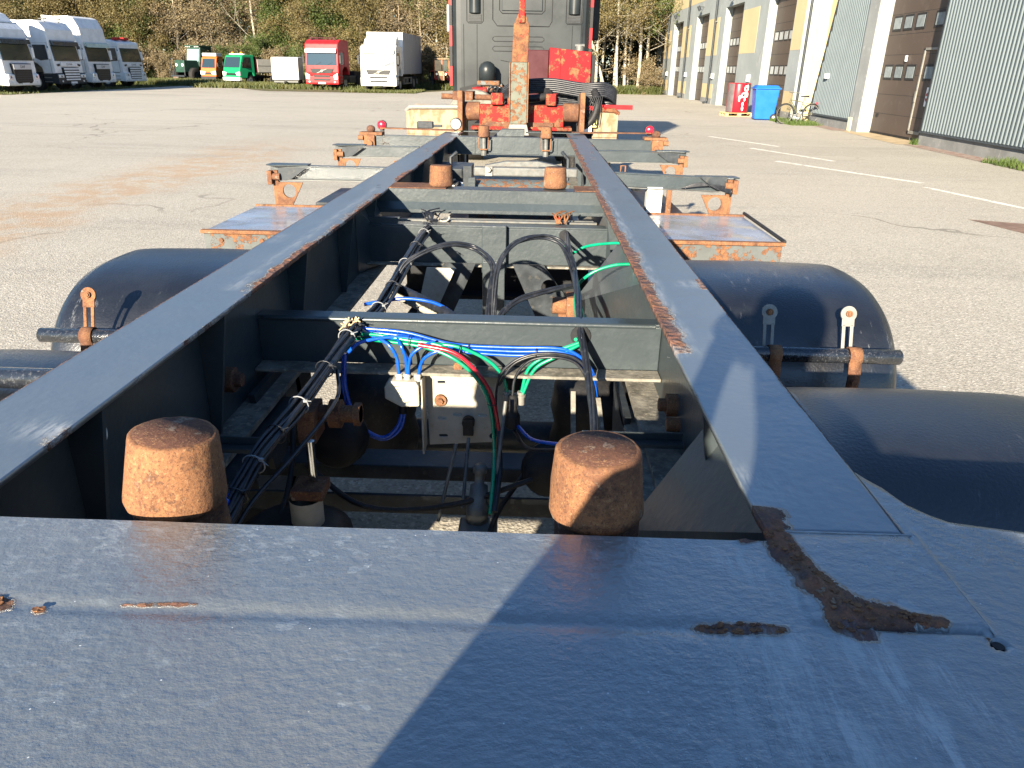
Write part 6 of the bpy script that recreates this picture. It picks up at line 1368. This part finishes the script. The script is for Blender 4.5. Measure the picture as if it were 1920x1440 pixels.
# ================================================================== PHOTOGRAPHER (stands behind the trailer, casts the shadow)
PX, PY = .19, -.25
T = thing('person', 'person in dark jacket holding up a phone behind the trailer', 'person', (PX, PY, 0))
def skin(name, verts, edges, mat, parent, sub=2, root=0):
    me = bpy.data.meshes.new(name); me.from_pydata([v[:3] for v in verts], edges, []); o = bpy.data.objects.new(name, me); COL.objects.link(o); o.parent = parent
    md = o.modifiers.new('skin', 'SKIN'); md.use_smooth_shade = True
    for i, v in enumerate(verts):
        sv = me.skin_vertices[0].data[i]; rr_ = v[3] if isinstance(v[3], tuple) else (v[3], v[3]); sv.radius = rr_; sv.use_root = (i == root)
    ms_ = o.modifiers.new('sub', 'SUBSURF'); ms_.levels = sub; ms_.render_levels = sub; me.materials.append(mat); return o
V = [(0, 0, .98, (.15, .12)), (0, 0, 1.18, (.15, .12)), (0, .0, 1.38, (.17, .13)), (0, .0, 1.50, (.09, .08)), (0, .01, 1.58, .055), (0, .03, 1.66, (.085, .095)), (0, .03, 1.76, (.085, .10)), (0, .02, 1.83, (.06, .07)),
     (-.20, 0, 1.46, .07), (-.27, .03, 1.26, .055), (-.24, .10, 1.34, .045), (-.11, .17, 1.54, .032), (-.085, .195, 1.65, (.035, .018)),
     (.20, 0, 1.46, .07), (.27, .03, 1.26, .055), (.24, .10, 1.34, .045), (.11, .17, 1.54, .032), (.085, .195, 1.65, (.035, .018)),
     (-.10, 0, .90, .11), (-.11, .02, .52, .075), (-.12, 0, .12, .05), (-.12, .10, .05, .045), (-.12, .17, .04, .035), (.10, 0, .90, .11), (.11, .02, .52, .075), (.12, 0, .12, .05), (.12, .10, .05, .045), (.12, .17, .04, .035)]
E_ = [(0, 1), (1, 2), (2, 3), (3, 4), (4, 5), (5, 6), (6, 7), (2, 8), (8, 9), (9, 10), (10, 11), (11, 12), (2, 13), (13, 14), (14, 15), (15, 16), (16, 17), (0, 18), (18, 19), (19, 20), (20, 21), (21, 22), (0, 23), (23, 24), (24, 25), (25, 26), (26, 27)]
for base_i, s_ in ((12, -1), (17, 1)):
    bx, by, bz = V[base_i][:3]
    for k in range(4):
        i0 = len(V); fx = bx+s_*.0-.027*s_+.018*k*s_; L_ = (.034, .038, .036, .028)[k]
        V += [(fx, by, bz+.035, .009), (fx-.010*s_, by+.004, bz+.035+L_*.9, .008), (fx-.030*s_, by+.010, bz+.030+L_*1.2, .007)]; E_ += [(base_i, i0), (i0, i0+1), (i0+1, i0+2)]
    i0 = len(V); V += [(bx-.035*s_, by-.012, bz+.0, .010), (bx-.055*s_, by-.014, bz+.035, .009)]; E_ += [(base_i, i0), (i0, i0+1)]
V = [(v[0], v[1], v[2]*1.045, v[3]) for v in V]
body = skin('body', V, E_, M['skin'], T, 2)
def shell(idx, edges, grow, mat, nm):
    VV = [(*V[i][:3], tuple(r+grow for r in (V[i][3] if isinstance(V[i][3], tuple) else (V[i][3],)*2))) for i in idx]; mp_ = {i: k for k, i in enumerate(idx)}
    return skin(nm, VV, [(mp_[a], mp_[b_]) for a, b_ in edges], M[mat], T)
shell([0, 1, 2, 3, 8, 9, 10, 11, 13, 14, 15, 16], [(0, 1), (1, 2), (2, 3), (2, 8), (8, 9), (9, 10), (10, 11), (2, 13), (13, 14), (14, 15), (15, 16)], .022, 'jacket', 'jacket')
shell([0, 18, 19, 20, 23, 24, 25], [(0, 18), (18, 19), (19, 20), (0, 23), (23, 24), (24, 25)], .016, 'trouser', 'trousers')
for s_ in (-1, 1): MB().b2(.12*s_-.055, .12*s_+.055, -.08, .21, 0, .11).build('boot', M['rubber'], T, .03, 3)
b = MB(); b.lathe((0, .012, 1.785), (0, -.1, 1), [(0, .103), (.06, .110), (.12, .098), (.16, .065), (.18, 0)], 20); b.build('hair', M['hair'], T, 0)
for s_ in (-1, 1):
    b = MB(); b.lathe((.035*s_, .118, 1.815), (0, 1, 0), [(0, .012), (.006, .009), (.009, 0)], 10); b.build('eye', M['white'], T); b = MB(); b.lathe((.092*s_, .02, 1.78), (s_, 0, 0), [(0, .030), (.012, .026), (.014, 0)], 12); b.build('ear', M['skin'], T)
b = MB(); b.prism([(.12, 1.815), (.148, 1.775), (.115, 1.765)], 'x', -.012, .012); b.build('nose', M['skin'], T, .004); b = MB(); b.b2(-.025, .025, .110, .124, 1.735, 1.745); b.build('mouth', M['maroon'], T, .003)
PH = thing('phone', 'black phone held up in both hands by the person', 'phone', (.185, -.016, 1.745)); PH.rotation_euler = (-R(23.3), 0, 0)
MB().b2(-.095, .055, -.008, .0, -.055, .02).build('case', M['phone'], PH, .004); MB().b2(-.09, .05, -.0095, -.008, -.05, .015).build('screen', M['glass'], PH)
